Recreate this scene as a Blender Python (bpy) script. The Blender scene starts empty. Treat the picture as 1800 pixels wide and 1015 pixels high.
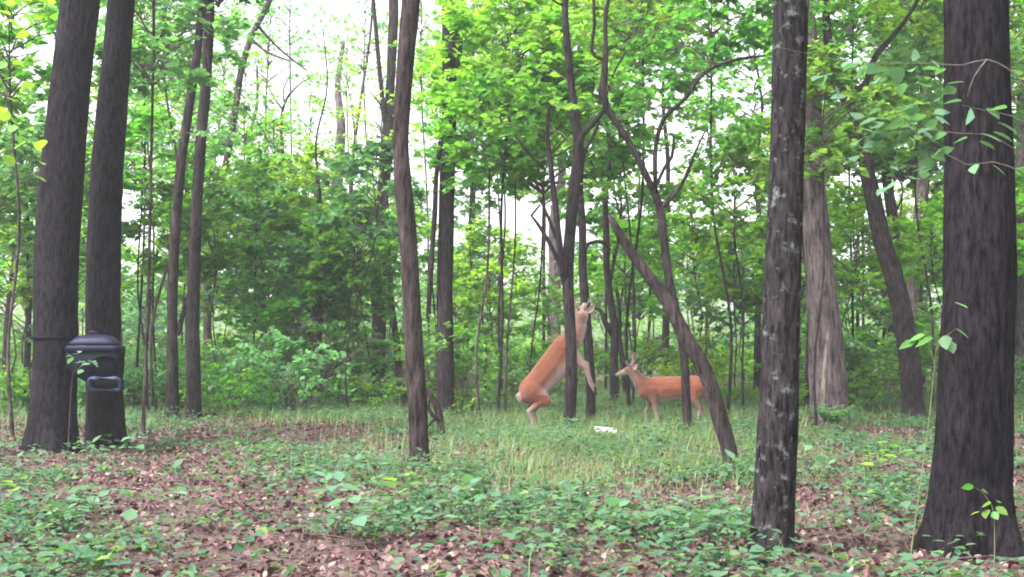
import bpy, bmesh, math, random
import numpy as np
from mathutils import Vector, Matrix

S = bpy.context.scene
COL = S.collection
R = math.radians
PI = math.pi
rng = np.random.default_rng(11)

# ------------------------------------------------------------------ camera, world, sun, exposure
CAM_H, F, HOR = 1.4, 2227.0, 608.0          # camera height, focal length and horizon row of the 1800 px photograph
TILT = math.atan((HOR - 507.5) / F)
cam_data = bpy.data.cameras.new('camera')
cam = bpy.data.objects.new('camera', cam_data)
COL.objects.link(cam)
cam.location = (0, 0, CAM_H)
cam.rotation_euler = (PI / 2 + TILT, 0, 0)
cam_data.sensor_width = 36
cam_data.lens = 36 * F / 1800
cam_data.clip_start = 0.05
cam_data.clip_end = 2000
S.camera = cam

world = bpy.data.worlds.new('World')
S.world = world
world.use_nodes = True
wt = world.node_tree
wt.nodes.clear()
SUN_EL, SUN_AZ = 56, -128                       # elevation, azimuth clockwise from the view direction
sky = wt.nodes.new('ShaderNodeTexSky')
sky.sky_type = 'NISHITA'
sky.sun_disc = False
sky.sun_elevation = R(SUN_EL)
sky.sun_rotation = R(SUN_AZ)
sky.dust_density = 4.0
bw = wt.nodes.new('ShaderNodeRGBToBW')
tint = wt.nodes.new('ShaderNodeMix'); tint.data_type = 'RGBA'; tint.blend_type = 'MULTIPLY'
tint.inputs[0].default_value = 1.0
tint.inputs[7].default_value = (1.0, 0.985, 1.0, 1)     # overcast grey
mixw = wt.nodes.new('ShaderNodeMix'); mixw.data_type = 'RGBA'
mixw.inputs[0].default_value = 0.8
bg = wt.nodes.new('ShaderNodeBackground'); bg.inputs[1].default_value = 0.15
wo = wt.nodes.new('ShaderNodeOutputWorld')
wt.links.new(sky.outputs[0], bw.inputs[0])
wt.links.new(bw.outputs[0], tint.inputs[6])
wt.links.new(sky.outputs[0], mixw.inputs[6])
wt.links.new(tint.outputs[2], mixw.inputs[7])
wt.links.new(mixw.outputs[2], bg.inputs[0])
wt.links.new(bg.outputs[0], wo.inputs[0])

sun_data = bpy.data.lights.new('sun', 'SUN')
sun_data.energy = 1.5
sun_data.angle = R(20)
sun_data.color = (1.0, 0.97, 0.92)
sun = bpy.data.objects.new('sun', sun_data)
COL.objects.link(sun)
sd = Vector((math.sin(R(SUN_AZ)) * math.cos(R(SUN_EL)), math.cos(R(SUN_AZ)) * math.cos(R(SUN_EL)), math.sin(R(SUN_EL))))
sun.rotation_euler = sd.to_track_quat('Z', 'Y').to_euler()

S.view_settings.view_transform = 'Standard'
S.view_settings.look = 'None'
S.view_settings.exposure = 2.5
S.view_settings.gamma = 1.0
S.view_settings.use_curve_mapping = False
S.cycles.use_denoising = True
S.cycles.max_bounces = 12
S.cycles.diffuse_bounces = 8
S.cycles.glossy_bounces = 2
S.cycles.transmission_bounces = 4
S.cycles.volume_bounces = 0
S.cycles.filter_width = 1.9

# ------------------------------------------------------------------ measuring: pixel of the photograph at depth d -> point in metres
CT, ST = math.cos(TILT), math.sin(TILT)
def at(px, py, d):
    x, v = (px - 900) / F, (507.5 - py) / F
    s = d / (CT - v * ST)
    return np.array((x * s, d, CAM_H + (ST + v * CT) * s))
def depth(py):
    v = (507.5 - py) / F
    return -CAM_H / (ST + v * CT) * (CT - v * ST)
def gz(x, y):
    return 0.035 * np.sin(0.9 * x + 0.4) * np.cos(0.7 * y) + 0.02 * np.sin(2.1 * x + 1.3 * y) + 0.012 * np.sin(5.3 * x - 3.1 * y)
def pxof(x, y):
    return 900 + F * x / np.maximum(y, 0.5)

# ------------------------------------------------------------------ materials
def mat(name):
    m = bpy.data.materials.new(name); m.use_nodes = True
    nt = m.node_tree
    return m, nt, nt.nodes['Principled BSDF'], nt.nodes['Material Output']
def ramp(nt, stops, interp='LINEAR'):
    r = nt.nodes.new('ShaderNodeValToRGB'); cr = r.color_ramp; cr.interpolation = interp
    while len(cr.elements) < len(stops): cr.elements.new(0.5)
    for e, (p, c) in zip(cr.elements, stops):
        e.position = p; e.color = (*c, 1)
    return r
def leaf_mat(name, stops, trans, tw=0.5, rough=0.45, spec=0.4):
    m, nt, bs, out = mat(name)
    L = nt.links.new
    g = nt.nodes.new('ShaderNodeNewGeometry')
    oi = nt.nodes.new('ShaderNodeObjectInfo')
    r = ramp(nt, stops); L(g.outputs['Random Per Island'], r.inputs[0])
    hs = nt.nodes.new('ShaderNodeHueSaturation')
    mr = nt.nodes.new('ShaderNodeMapRange'); mr.inputs[3].default_value = 0.47; mr.inputs[4].default_value = 0.53
    mv = nt.nodes.new('ShaderNodeMapRange'); mv.inputs[3].default_value = 0.75; mv.inputs[4].default_value = 1.25
    ml = nt.nodes.new('ShaderNodeMath'); ml.operation = 'FRACT'
    mm = nt.nodes.new('ShaderNodeMath'); mm.operation = 'MULTIPLY'; mm.inputs[1].default_value = 7.31
    L(oi.outputs['Random'], mr.inputs[0]); L(oi.outputs['Random'], mm.inputs[0]); L(mm.outputs[0], ml.inputs[0]); L(ml.outputs[0], mv.inputs[0])
    L(mr.outputs[0], hs.inputs[0]); L(mv.outputs[0], hs.inputs[2]); L(r.outputs[0], hs.inputs[4])
    L(hs.outputs[0], bs.inputs['Base Color'])
    bs.inputs['Roughness'].default_value = rough
    bs.inputs['Specular IOR Level'].default_value = spec
    tr = nt.nodes.new('ShaderNodeBsdfTranslucent')
    mx = nt.nodes.new('ShaderNodeMix'); mx.data_type = 'RGBA'; mx.blend_type = 'MULTIPLY'; mx.inputs[0].default_value = 1
    mx.inputs[7].default_value = (*trans, 1)
    L(hs.outputs[0], mx.inputs[6]); L(mx.outputs[2], tr.inputs[0])
    ms = nt.nodes.new('ShaderNodeMixShader'); ms.inputs[0].default_value = tw
    L(bs.outputs[0], ms.inputs[1]); L(tr.outputs[0], ms.inputs[2]); L(ms.outputs[0], out.inputs[0])
    return m
def bark_mat(name, dark, light, lichen=None, lich_amt=0.62, scale=(34, 34, 7.5), bump=1.0):
    m, nt, bs, out = mat(name)
    L = nt.links.new
    tc = nt.nodes.new('ShaderNodeTexCoord')
    mp = nt.nodes.new('ShaderNodeMapping'); mp.inputs['Scale'].default_value = scale
    L(tc.outputs['Object'], mp.inputs[0])
    n1 = nt.nodes.new('ShaderNodeTexNoise'); n1.inputs['Scale'].default_value = 1.0; n1.inputs['Detail'].default_value = 8; n1.inputs['Roughness'].default_value = 0.72
    L(mp.outputs[0], n1.inputs[0])
    r = ramp(nt, [(0.40, tuple(0.5 * a for a in dark)), (0.5, tuple((a + b) / 2 for a, b in zip(dark, light))), (0.66, tuple(1.25 * a for a in light))])
    L(n1.outputs[0], r.inputs[0])
    col = r.outputs[0]
    n2 = nt.nodes.new('ShaderNodeTexNoise'); n2.inputs['Scale'].default_value = 2.2; n2.inputs['Detail'].default_value = 2
    L(tc.outputs['Object'], n2.inputs[0])
    r2 = ramp(nt, [(0.3, (0.7, 0.7, 0.7)), (0.7, (1.3, 1.25, 1.25))]); L(n2.outputs[0], r2.inputs[0])
    mx = nt.nodes.new('ShaderNodeMix'); mx.data_type = 'RGBA'; mx.blend_type = 'MULTIPLY'; mx.inputs[0].default_value = 1
    L(col, mx.inputs[6]); L(r2.outputs[0], mx.inputs[7]); col = mx.outputs[2]
    if lichen:
        n3 = nt.nodes.new('ShaderNodeTexNoise'); n3.inputs['Scale'].default_value = 11.0; n3.inputs['Detail'].default_value = 5; n3.inputs['Roughness'].default_value = 0.7
        L(tc.outputs['Object'], n3.inputs[0])
        r3 = ramp(nt, [(lich_amt, (0, 0, 0)), (lich_amt + 0.12, (.8, .8, .8))]); L(n3.outputs[0], r3.inputs[0])
        mx2 = nt.nodes.new('ShaderNodeMix'); mx2.data_type = 'RGBA'
        mx2.inputs[7].default_value = (*lichen, 1)
        L(r3.outputs[0], mx2.inputs[0]); L(col, mx2.inputs[6]); col = mx2.outputs[2]
    L(col, bs.inputs['Base Color'])
    bs.inputs['Roughness'].default_value = 0.9
    bs.inputs['Specular IOR Level'].default_value = 0.06
    b = nt.nodes.new('ShaderNodeBump'); b.inputs['Strength'].default_value = bump; b.inputs['Distance'].default_value = 0.035
    L(n1.outputs[0], b.inputs['Height']); L(b.outputs[0], bs.inputs['Normal'])
    return m
def plain_mat(name, c, rough=0.5, var=0.25, scale=30, spec=0.4):
    m, nt, bs, out = mat(name)
    tc = nt.nodes.new('ShaderNodeTexCoord')
    n = nt.nodes.new('ShaderNodeTexNoise'); n.inputs['Scale'].default_value = scale; n.inputs['Detail'].default_value = 4
    nt.links.new(tc.outputs['Object'], n.inputs[0])
    r = ramp(nt, [(0.3, tuple(x * (1 - var) for x in c)), (0.7, tuple(x * (1 + var) for x in c))])
    nt.links.new(n.outputs[0], r.inputs[0]); nt.links.new(r.outputs[0], bs.inputs['Base Color'])
    bs.inputs['Roughness'].default_value = rough
    bs.inputs['Specular IOR Level'].default_value = spec
    return m

M = {}
M['leaf'] = leaf_mat('leaf_green', [(0.0, (0.05, 0.13, 0.045)), (0.35, (0.075, 0.18, 0.045)), (0.7, (0.105, 0.23, 0.045)), (1.0, (0.15, 0.28, 0.05))], (2.1, 2.3, 1.1), 0.55)
M['leaf_cool'] = leaf_mat('leaf_cool', [(0.0, (0.065, 0.15, 0.08)), (0.5, (0.09, 0.20, 0.095)), (1.0, (0.13, 0.26, 0.095))], (2.0, 2.2, 1.2), 0.55)
M['leaf_lime'] = leaf_mat('leaf_lime', [(0.0, (0.08, 0.18, 0.035)), (0.5, (0.13, 0.26, 0.04)), (1.0, (0.18, 0.32, 0.05))], (2.0, 2.2, 0.9), 0.55)
M['herb'] = leaf_mat('herb_leaf', [(0.0, (0.045, 0.115, 0.065)), (0.4, (0.075, 0.16, 0.095)), (0.75, (0.10, 0.19, 0.11)), (0.93, (0.10, 0.20, 0.075)), (1.0, (0.17, 0.25, 0.06))], (1.6, 1.9, 0.9), 0.35, 0.65, 0.2)
M['grass'] = leaf_mat('grass_blade', [(0.0, (0.075, 0.14, 0.055)), (0.5, (0.115, 0.19, 0.065)), (0.85, (0.19, 0.22, 0.10)), (1.0, (0.30, 0.27, 0.16))], (1.5, 1.7, 1.0), 0.4)
M['litter'] = leaf_mat('dead_leaf', [(0.0, (0.022, 0.011, 0.012)), (0.3, (0.065, 0.028, 0.030)), (0.6, (0.115, 0.054, 0.054)), (0.88, (0.15, 0.088, 0.084)), (0.97, (0.20, 0.14, 0.13)), (1.0, (0.27, 0.21, 0.19))], (1.1, 0.9, 0.8), 0.15, 0.7, 0.25)
M['bark_black'] = bark_mat('bark_black', (0.008, 0.007, 0.009), (0.022, 0.019, 0.023), (0.2, 0.2, 0.19), 0.70)
M['bark_lichen'] = bark_mat('bark_lichen', (0.010, 0.009, 0.0105), (0.038, 0.033, 0.037), (0.15, 0.17, 0.158), 0.565)
M['bark_brown'] = bark_mat('bark_brown', (0.018, 0.0145, 0.015), (0.056, 0.044, 0.0435), (0.2, 0.2, 0.18), 0.70, (26, 26, 4))
M['bark_mid'] = bark_mat('bark_mid', (0.013, 0.010, 0.012), (0.042, 0.034, 0.035), (0.22, 0.24, 0.22), 0.66, (28, 28, 5))
M['bark_grey'] = bark_mat('bark_grey', (0.05, 0.039, 0.041), (0.13, 0.105, 0.106), (0.33, 0.3, 0.3), 0.66, (16, 16, 2.5))
M['bark_far'] = bark_mat('bark_far', (0.03, 0.024, 0.025), (0.09, 0.072, 0.07), None, 0.6, (14, 14, 3))
M['wood_pale'] = bark_mat('bare_wood', (0.17, 0.13, 0.115), (0.33, 0.27, 0.245), None, 0.6, (40, 40, 3))
M['twig'] = plain_mat('twig_bark', (0.085, 0.07, 0.065), 0.85, 0.4, 20, 0.2)
M['twig_pale'] = plain_mat('dry_twig', (0.27, 0.22, 0.21), 0.8, 0.35, 20, 0.2)
M['stem'] = plain_mat('green_stem', (0.10, 0.12, 0.05), 0.7, 0.3, 20)

# ------------------------------------------------------------------ geometry helpers
def np_obj(name, V, Q, material, parent=None, smooth=False, origin=None):
    V = np.asarray(V, dtype=np.float32).reshape(-1, 3); Q = np.asarray(Q, dtype=np.int32)
    if origin is not None: V = V - np.asarray(origin, dtype=np.float32)
    me = bpy.data.meshes.new(name)
    k = Q.shape[1]
    me.vertices.add(len(V)); me.vertices.foreach_set('co', V.ravel())
    me.loops.add(len(Q) * k); me.loops.foreach_set('vertex_index', Q.ravel())
    me.polygons.add(len(Q)); me.polygons.foreach_set('loop_start', np.arange(len(Q), dtype=np.int32) * k)
    if smooth: me.polygons.foreach_set('use_smooth', np.ones(len(Q), dtype=bool))
    me.update(calc_edges=True); me.validate()
    me.materials.append(material)
    o = bpy.data.objects.new(name, me); COL.objects.link(o)
    if parent is not None: o.parent = parent
    return o
class Geo:
    def __init__(s): s.V, s.Q, s.n = [], [], 0
    def add(s, V, Q):
        V = np.asarray(V, dtype=float).reshape(-1, 3)
        s.V.append(V); s.Q.append(np.asarray(Q, dtype=int) + s.n); s.n += len(V)
    def obj(s, name, m, parent=None, smooth=True, origin=None):
        return np_obj(name, np.concatenate(s.V), np.concatenate(s.Q), m, parent, smooth, origin)
def empty(name, loc, label=None, cat=None, group=None):
    o = bpy.data.objects.new(name, None); COL.objects.link(o)
    o.location = tuple(float(v) for v in loc); o.empty_display_size = 0.2
    tag(o, label, cat, group)
    return o
def tag(o, label=None, cat=None, group=None, kind=None):
    if label: o['label'] = label
    if cat: o['category'] = cat
    if group: o['group'] = group
    if kind: o['kind'] = kind
    return o
def copy_tree(o, parent=None):
    c = o.copy(); COL.objects.link(c)
    if parent is not None: c.parent = parent
    for ch in list(o.children): copy_tree(ch, c)
    return c
def resample(P, step):
    P = np.asarray(P, float)
    if len(P) < 2: return P
    dl = np.maximum(np.linalg.norm(np.diff(P[:, :3], axis=0), axis=1), 1e-6)
    sl = np.diff(P, axis=0) / dl[:, None]
    T = np.vstack([sl[:1], (sl[:-1] * dl[1:, None] + sl[1:] * dl[:-1, None]) / (dl[1:] + dl[:-1])[:, None], sl[-1:]])
    out = []
    for i in range(len(P) - 1):
        n = max(1, int(dl[i] / step))
        for t in np.arange(n) / n:
            t2, t3 = t * t, t * t * t
            out.append((2 * t3 - 3 * t2 + 1) * P[i] + (t3 - 2 * t2 + t) * dl[i] * T[i] + (3 * t2 - 2 * t3) * P[i + 1] + (t3 - t2) * dl[i] * T[i + 1])
    out.append(P[-1])
    return np.array(out)
def tube(G, P, sides=8, step=None, rough=0.0, ridges=0, flare=0.0, fh=0.25, lobes=5, seed=0):
    """P: rows x, y, z, radius"""
    P = np.asarray(P, float)
    if step: P = resample(P, step)
    c, r = P[:, :3], np.maximum(P[:, 3], 0.0008)
    t = np.gradient(c, axis=0); t /= np.linalg.norm(t, axis=1)[:, None] + 1e-9
    m = np.abs(t.mean(axis=0)); ref = np.eye(3)[np.argmin(m)]
    a = np.cross(t, ref); a /= np.linalg.norm(a, axis=1)[:, None] + 1e-9
    b = np.cross(t, a)
    th = np.linspace(0, 2 * PI, sides, endpoint=False)
    rg = np.random.default_rng(abs(int(seed)))
    ph = rg.uniform(0, 6.28, 12)
    h = (c[:, 2] - c[:, 2].min())[:, None]; T = th[None, :]
    k = np.ones((len(c), sides))
    if rough:
        s = np.concatenate([[0], np.cumsum(np.linalg.norm(np.diff(c, axis=0), axis=1))])[:, None] / max(r.mean() * 4, 0.02)
        k += rough * (np.sin(2 * T + 0.9 * s + ph[0]) * 0.5 + np.sin(3 * T - 1.3 * s + ph[1]) * 0.35 + np.sin(T + 0.43 * s + ph[2]) * 0.6 + np.sin(1.9 * s + ph[3]) * 0.3)
    if ridges:
        wv = T * ridges + 1.6 * np.sin(1.7 * h + ph[4]) + 0.9 * np.sin(5.1 * h + 2 * T + ph[5]) + 0.8 * np.sin(3 * T + ph[6] + 2.3 * h)
        k += 0.10 * (np.abs(np.sin(wv * 0.5)) ** 0.7 - 0.6) * (0.75 + 0.25 * np.sin(7 * h + 5 * T + ph[10])) + 0.018 * np.sin(11 * h + 3 * T + ph[7]) * np.sin(wv)
    if flare:
        e = np.exp(-np.maximum(h - 0.15, 0) / fh)
        k += flare * e * (0.75 + 0.55 * np.cos(lobes * T + ph[8]) + 0.3 * np.cos((lobes - 2) * T + ph[9]))
    rr = r[:, None] * np.maximum(k, 0.3)
    V = c[:, None, :] + rr[..., None] * (a[:, None, :] * np.cos(th)[None, :, None] + b[:, None, :] * np.sin(th)[None, :, None])
    n = len(c)
    i = np.arange(n - 1)[:, None] * sides; j = np.arange(sides)[None, :]; j2 = (j + 1) % sides
    Q = np.stack([i + j, i + sides + j, i + sides + j2, i + j2], axis=-1).reshape(-1, 4)
    G.add(V.reshape(-1, 3), Q)
LEAF_T = np.array([(0, 0, 0), (0.28, 0.36, 0.05), (0.66, 0.27, 0.03), (1, 0, -0.10), (0.66, -0.27, 0.03), (0.28, -0.36, 0.05)])
LEAF_Q = np.array([(0, 3, 2, 1), (0, 5, 4, 3)])
def leaves(G, pos, nrm, head, size, wid=1.0):
    pos = np.asarray(pos, float); N = len(pos)
    if N == 0: return
    nrm = nrm / (np.linalg.norm(nrm, axis=1)[:, None] + 1e-9)
    h = head - (head * nrm).sum(1)[:, None] * nrm
    h /= np.linalg.norm(h, axis=1)[:, None] + 1e-9
    s = np.cross(nrm, h)
    size = np.broadcast_to(size, (N,)); wid = np.broadcast_to(wid, (N,))
    t = LEAF_T
    V = pos[:, None, :] + size[:, None, None] * (t[None, :, 0, None] * h[:, None, :] + wid[:, None, None] * t[None, :, 1, None] * s[:, None, :] + t[None, :, 2, None] * nrm[:, None, :])
    Q = LEAF_Q[None] + (np.arange(N) * 6)[:, None, None]
    G.add(V.reshape(-1, 3), Q.reshape(-1, 4))
def spray(GL, GT, rg, c, Rr, n, leaf, a0, tilt=0.25, droop=0.3, nt=6, twig_r=0.004, jit=0.55):
    """one flat bough end: twigs fanned out from its foot, leaves alternating along them"""
    c = np.asarray(c, float)
    ta = a0 + np.concatenate([[0], rg.uniform(-1.25, 1.25, nt - 1)])
    tl = np.concatenate([[1.6], rg.uniform(0.7, 1.5, nt - 1)]) * Rr
    off = np.concatenate([[0], rg.uniform(0.0, 0.9, nt - 1)]) * Rr
    foot = c - 0.75 * Rr * np.array((math.cos(a0), math.sin(a0), 0))
    f0 = foot[None, :] + off[:, None] * np.array((math.cos(a0), math.sin(a0), 0))[None, :]
    rise = rg.normal(tilt, 0.33, nt)
    d = np.stack([np.cos(ta), np.sin(ta), rise], axis=1)
    f0[:, 2] += off * tilt
    k = rg.integers(0, nt, n)
    t = rg.uniform(0.12, 1.0, n) ** 0.8
    L = t * tl[k]
    pos = f0[k] + L[:, None] * d[k]
    pos[:, 2] -= droop * (L / Rr) ** 2 * Rr * 0.35
    pos += rg.normal(0, 0.03 * Rr + 0.01, (n, 3))
    sgn = rg.choice((-1, 1), n) * rg.uniform(0.4, 1.3, n)
    ha = ta[k] + sgn
    head = np.stack([np.cos(ha), np.sin(ha), rg.normal(-0.25, 0.3, n)], axis=1)
    nrm = np.stack([rg.normal(0, jit, n), rg.normal(0, jit, n), np.ones(n)], axis=1)
    leaves(GL, pos, nrm, head, leaf * rg.uniform(0.65, 1.25, n), rg.uniform(0.85, 1.15, n))
    if GT is not None:
        for i in range(nt):
            q = [np.append(f0[i] + u * tl[i] * d[i] - np.array((0, 0, droop * (u * tl[i] / Rr) ** 2 * Rr * 0.35)), twig_r * (1.1 - u)) for u in (0, 0.35, 0.7, 1.0)]
            tube(GT, q, 3)
    return foot

# ------------------------------------------------------------------ ground
gx = np.unique(np.concatenate([np.linspace(-150, -22, 33), np.linspace(-22, 22, 177), np.linspace(22, 150, 33)]))
gy = np.unique(np.concatenate([np.linspace(-30, 4, 18), np.linspace(4, 50, 185), np.linspace(50, 250, 51)]))
X, Y = np.meshgrid(gx, gy)
Z = gz(X, Y)
nx, ny = len(gx), len(gy)
i = np.arange(ny - 1)[:, None] * nx; j = np.arange(nx - 1)[None, :]
Q = np.stack([i + j, i + j + 1, i + nx + j + 1, i + nx + j], axis=-1).reshape(-1, 4)
gm, nt, bs, out = mat('forest_floor')
tc = nt.nodes.new('ShaderNodeTexCoord')
na = nt.nodes.new('ShaderNodeTexNoise'); na.inputs['Scale'].default_value = 16; na.inputs['Detail'].default_value = 8; na.inputs['Roughness'].default_value = 0.75
nb = nt.nodes.new('ShaderNodeTexNoise'); nb.inputs['Scale'].default_value = 0.55; nb.inputs['Detail'].default_value = 4
nt.links.new(tc.outputs['Object'], na.inputs[0]); nt.links.new(tc.outputs['Object'], nb.inputs[0])
ra = ramp(nt, [(0.3, (0.025, 0.016, 0.015)), (0.5, (0.07, 0.042, 0.037)), (0.7, (0.15, 0.1, 0.09))])
rb = ramp(nt, [(0.5, (0, 0, 0)), (0.7, (0.35, 0.35, 0.35))])
mxg = nt.nodes.new('ShaderNodeMix'); mxg.data_type = 'RGBA'
gr = ramp(nt, [(0.3, (0.04, 0.07, 0.025)), (0.7, (0.12, 0.16, 0.055))])
nt.links.new(na.outputs[0], ra.inputs[0]); nt.links.new(na.outputs[0], gr.inputs[0]); nt.links.new(nb.outputs[0], rb.inputs[0])
nt.links.new(rb.outputs[0], mxg.inputs[0]); nt.links.new(ra.outputs[0], mxg.inputs[6]); nt.links.new(gr.outputs[0], mxg.inputs[7])
nt.links.new(mxg.outputs[2], bs.inputs['Base Color']); bs.inputs['Roughness'].default_value = 0.95
bmp = nt.nodes.new('ShaderNodeBump'); bmp.inputs['Strength'].default_value = 0.8; bmp.inputs['Distance'].default_value = 0.04
nt.links.new(na.outputs[0], bmp.inputs['Height']); nt.links.new(bmp.outputs[0], bs.inputs['Normal'])
ground = np_obj('ground', np.stack([X, Y, Z], axis=-1).reshape(-1, 3), Q, gm, None, True)
tag(ground, 'forest floor of soil and old leaves under the trees', None, None, 'structure')

# ------------------------------------------------------------------ crown and bush meshes shared between trees
class Crown:                                     # leaves + branches meshes, local origin on the trunk axis at the crown's foot
    pass
def build_crown(seed, Rr, H, n_spray, n_leaf, leaf, droop=0.35, shape=1.0):
    rg = np.random.default_rng(abs(int(seed)))
    GL, GT = Geo(), Geo()
    for s in range(n_spray):
        u = (s + rg.uniform(0, 1)) / n_spray
        z = H * u
        rm = Rr * (math.sin(PI * (0.18 + 0.8 * u)) ** shape)
        a = rg.uniform(0, 2 * PI)
        rad = rm * rg.uniform(0.35, 1.0)
        sr = Rr * rg.uniform(0.22, 0.38)
        c = (rad * math.cos(a), rad * math.sin(a), z + rg.normal(0, 0.06 * H))
        n = int(n_leaf * rg.uniform(0.6, 1.4))
        foot = spray(GL, GT, rg, c, sr, n, leaf, a + rg.normal(0, 0.5), 0.15, droop)
        z0 = max(0.0, z - 0.45 * rad)
        mid = (foot * 0.5 + np.array((0, 0, (z0 + foot[2]) * 0.25)))
        mid[2] = 0.5 * (z0 + foot[2]) + 0.08 * rad
        tube(GT, [(0, 0, z0, 0.010 + 0.006 * Rr), (*mid, 0.008 + 0.003 * Rr), (*foot, 0.005)], 4)
    k = Crown()
    k.leaves = np_obj('crown', np.concatenate(GL.V), np.concatenate(GL.Q), M['leaf'])
    k.twigs = np_obj('branches', np.concatenate(GT.V), np.concatenate(GT.Q), M['twig'])
    k.R, k.H = Rr, H
    for o in (k.leaves, k.twigs): COL.objects.unlink(o)
    return k
SMALL = [build_crown(100 + i, 1.25, 1.9, 30, 54, 0.15) for i in range(3)]
MED = [build_crown(200 + i, 1.9, 2.6, 42, 64, 0.165) for i in range(4)]
THIN = [build_crown(150 + i, 2.2, 2.8, 26, 24, 0.15) for i in range(2)]
TALL = [build_crown(300 + i, 1.7, 5.2, 80, 60, 0.15) for i in range(2)]
BIG = [build_crown(400 + i, 3.4, 5.5, 110, 60, 0.16) for i in range(3)]
def hang_crown(root, k, loc, rot, sc, material=None):
    for src, nm in ((k.leaves, 'crown'), (k.twigs, 'branches')):
        o = src.copy(); COL.objects.link(o); o.parent = root; o.name = nm
        o.location = tuple(float(v) for v in loc); o.rotation_euler = (0, 0, float(rot)); o.scale = (sc,) * 3; o['kind'] = 'stuff'
        if src is k.leaves and material is not None and o.data.materials[0] != material:
            o.material_slots[0].link = 'OBJECT'; o.material_slots[0].material = material

# ------------------------------------------------------------------ the trees one can tell apart, trunk by trunk: (pixel column, pixel row, width) from the foot up
def tree(name, label, cat, bark, pts, d=None, forks=(), top=13.0, canopy=None, sides=16, ridges=0, flare=0.35, fh=0.2, lobes=5, sprays=(), leaf='leaf',
         leafsize=0.12, rough=0.05, taper=0.35, seed=0, group=None, dshift=0.0):
    rg = np.random.default_rng(1000 + seed)
    d = d or depth(pts[0][1])
    P = []
    for (px, py, w) in pts:
        p = at(px, py, d); P.append([*p, 0.5 * w * d / F])
    P = np.array(P)
    base = P[0, :3].copy(); base[2] = gz(base[0], base[1])
    P[0, 2] = base[2] - 0.15
    if top and P[-1, 2] < top:
        dr = P[-1, :3] - P[-2, :3]; dr /= np.linalg.norm(dr)
        dr = dr * 0.6 + np.array((0, 0, 0.4)); dr /= dr[2]
        r1 = P[-1, 3]; z1 = P[-1, 2]
        ext = []
        for u in (0.33, 0.66, 1.0):
            q = P[-1, :3] + dr * (top - z1) * u + np.array((rg.normal(0, 0.12), rg.normal(0, 0.12), 0))
            ext.append([*q, r1 * (1 - (1 - taper) * u)])
        P = np.vstack([P, ext])
    root = empty(name, base, label, cat, group)
    G = Geo()
    tube(G, P, sides, 0.08 if sides > 20 else 0.15, rough, ridges, flare, fh, lobes, seed)
    G.obj('trunk', M[bark], root, True, base)
    for k, fk in enumerate(forks):
        dd = d + (rg.normal(0, 0.12) if len(fk) > 2 else 0)
        q = np.array([[*at(px, py, d + (dd - d) * (0 if n == 0 else 1)), 0.5 * w * d / F] for n, (px, py, w) in enumerate(fk)])
        G2 = Geo(); tube(G2, q, max(6, sides // 2), 0.12, 0.06, 0, seed=seed + k)
        G2.obj('limb', M[bark], root, True, base)
    if sprays:
        GL, GT = Geo(), Geo()
        for (px, py, dd, rr, n) in sprays:
            c = at(px, py, d + dd)
            foot = spray(GL, GT, rg, c, rr, n, leafsize, math.atan2(c[1] - base[1] + rg.normal(0, .4), c[0] - base[0]), 0.1, 0.4)
            ax = P[np.argmin(np.abs(P[:, 2] - max(0.5, foot[2] - 0.35)))]
            ax = resample(P, 0.2); ax = ax[np.argmin(np.abs(ax[:, 2] - max(0.5, foot[2] - 0.4)))]
            mid = 0.5 * (ax[:3] + foot) + np.array((0, 0, 0.1))
            tube(GT, [(*ax[:3], 0.012), (*mid, 0.009), (*foot, 0.005)], 5)
        tag(GL.obj('crown', M[leaf], root, False, base), kind='stuff'); tag(GT.obj('branches', M['twig'], root, True, base), kind='stuff')
    if canopy is not None:
        k, sc, drop = canopy
        tp = P[-1, :3] - base
        hang_crown(root, k, (tp[0], tp[1], tp[2] - k.H * sc * drop), rg.uniform(0, 6.28), sc, M[leaf])
    return root

tree('dark_trunk_tree', 'thick dark trunk carrying the strapped feeder, the wider of the two in that pair', 'tree', 'bark_black',
     [(92, 800, 84), (95, 720, 76), (98, 620, 75), (99, 480, 74), (105, 370, 72), (114, 250, 69), (126, 120, 67), (140, 0, 66)], 16.4,
     sides=48, ridges=17, flare=0.32, fh=0.3, top=14, canopy=(SMALL[0], 1.3, 0.4), seed=1)
tree('dark_trunk_tree', 'slimmer straight dark trunk directly behind the strapped feeder', 'tree', 'bark_black',
     [(188, 793, 66), (184, 700, 62), (181, 600, 60), (182, 480, 58), (188, 330, 54), (199, 170, 50), (213, 0, 47)], 17.2,
     sides=44, ridges=15, flare=0.42, fh=0.22, lobes=4, top=14, canopy=(SMALL[0], 1.3, 0.4), seed=2)
tree('lichen_tree', 'dark tree spotted with pale lichen, between the standing buck and the widest trunk', 'tree', 'bark_lichen',
     [(1352, 992, 74), (1358, 900, 70), (1368, 730, 67), (1374, 560, 65), (1380, 380, 61), (1385, 250, 58), (1388, 120, 58), (1391, 0, 61)], 8.3,
     sides=48, ridges=13, flare=0.2, fh=0.12, top=13, canopy=(SMALL[0], 1.3, 0.4), seed=3, rough=0.035)
tree('broad_oak_tree', 'widest near tree with deeply furrowed black bark and a flared root base', 'tree', 'bark_black',
     [(1700, 965, 140), (1706, 880, 134), (1711, 797, 128), (1716, 640, 122), (1722, 490, 118), (1722, 340, 114), (1720, 200, 111), (1718, 80, 109), (1717, 0, 109)], 8.75,
     sides=72, ridges=23, flare=0.42, fh=0.22, lobes=6, top=15, canopy=(BIG[0], 1.15, 0.75), seed=4, rough=0.03)
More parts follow.
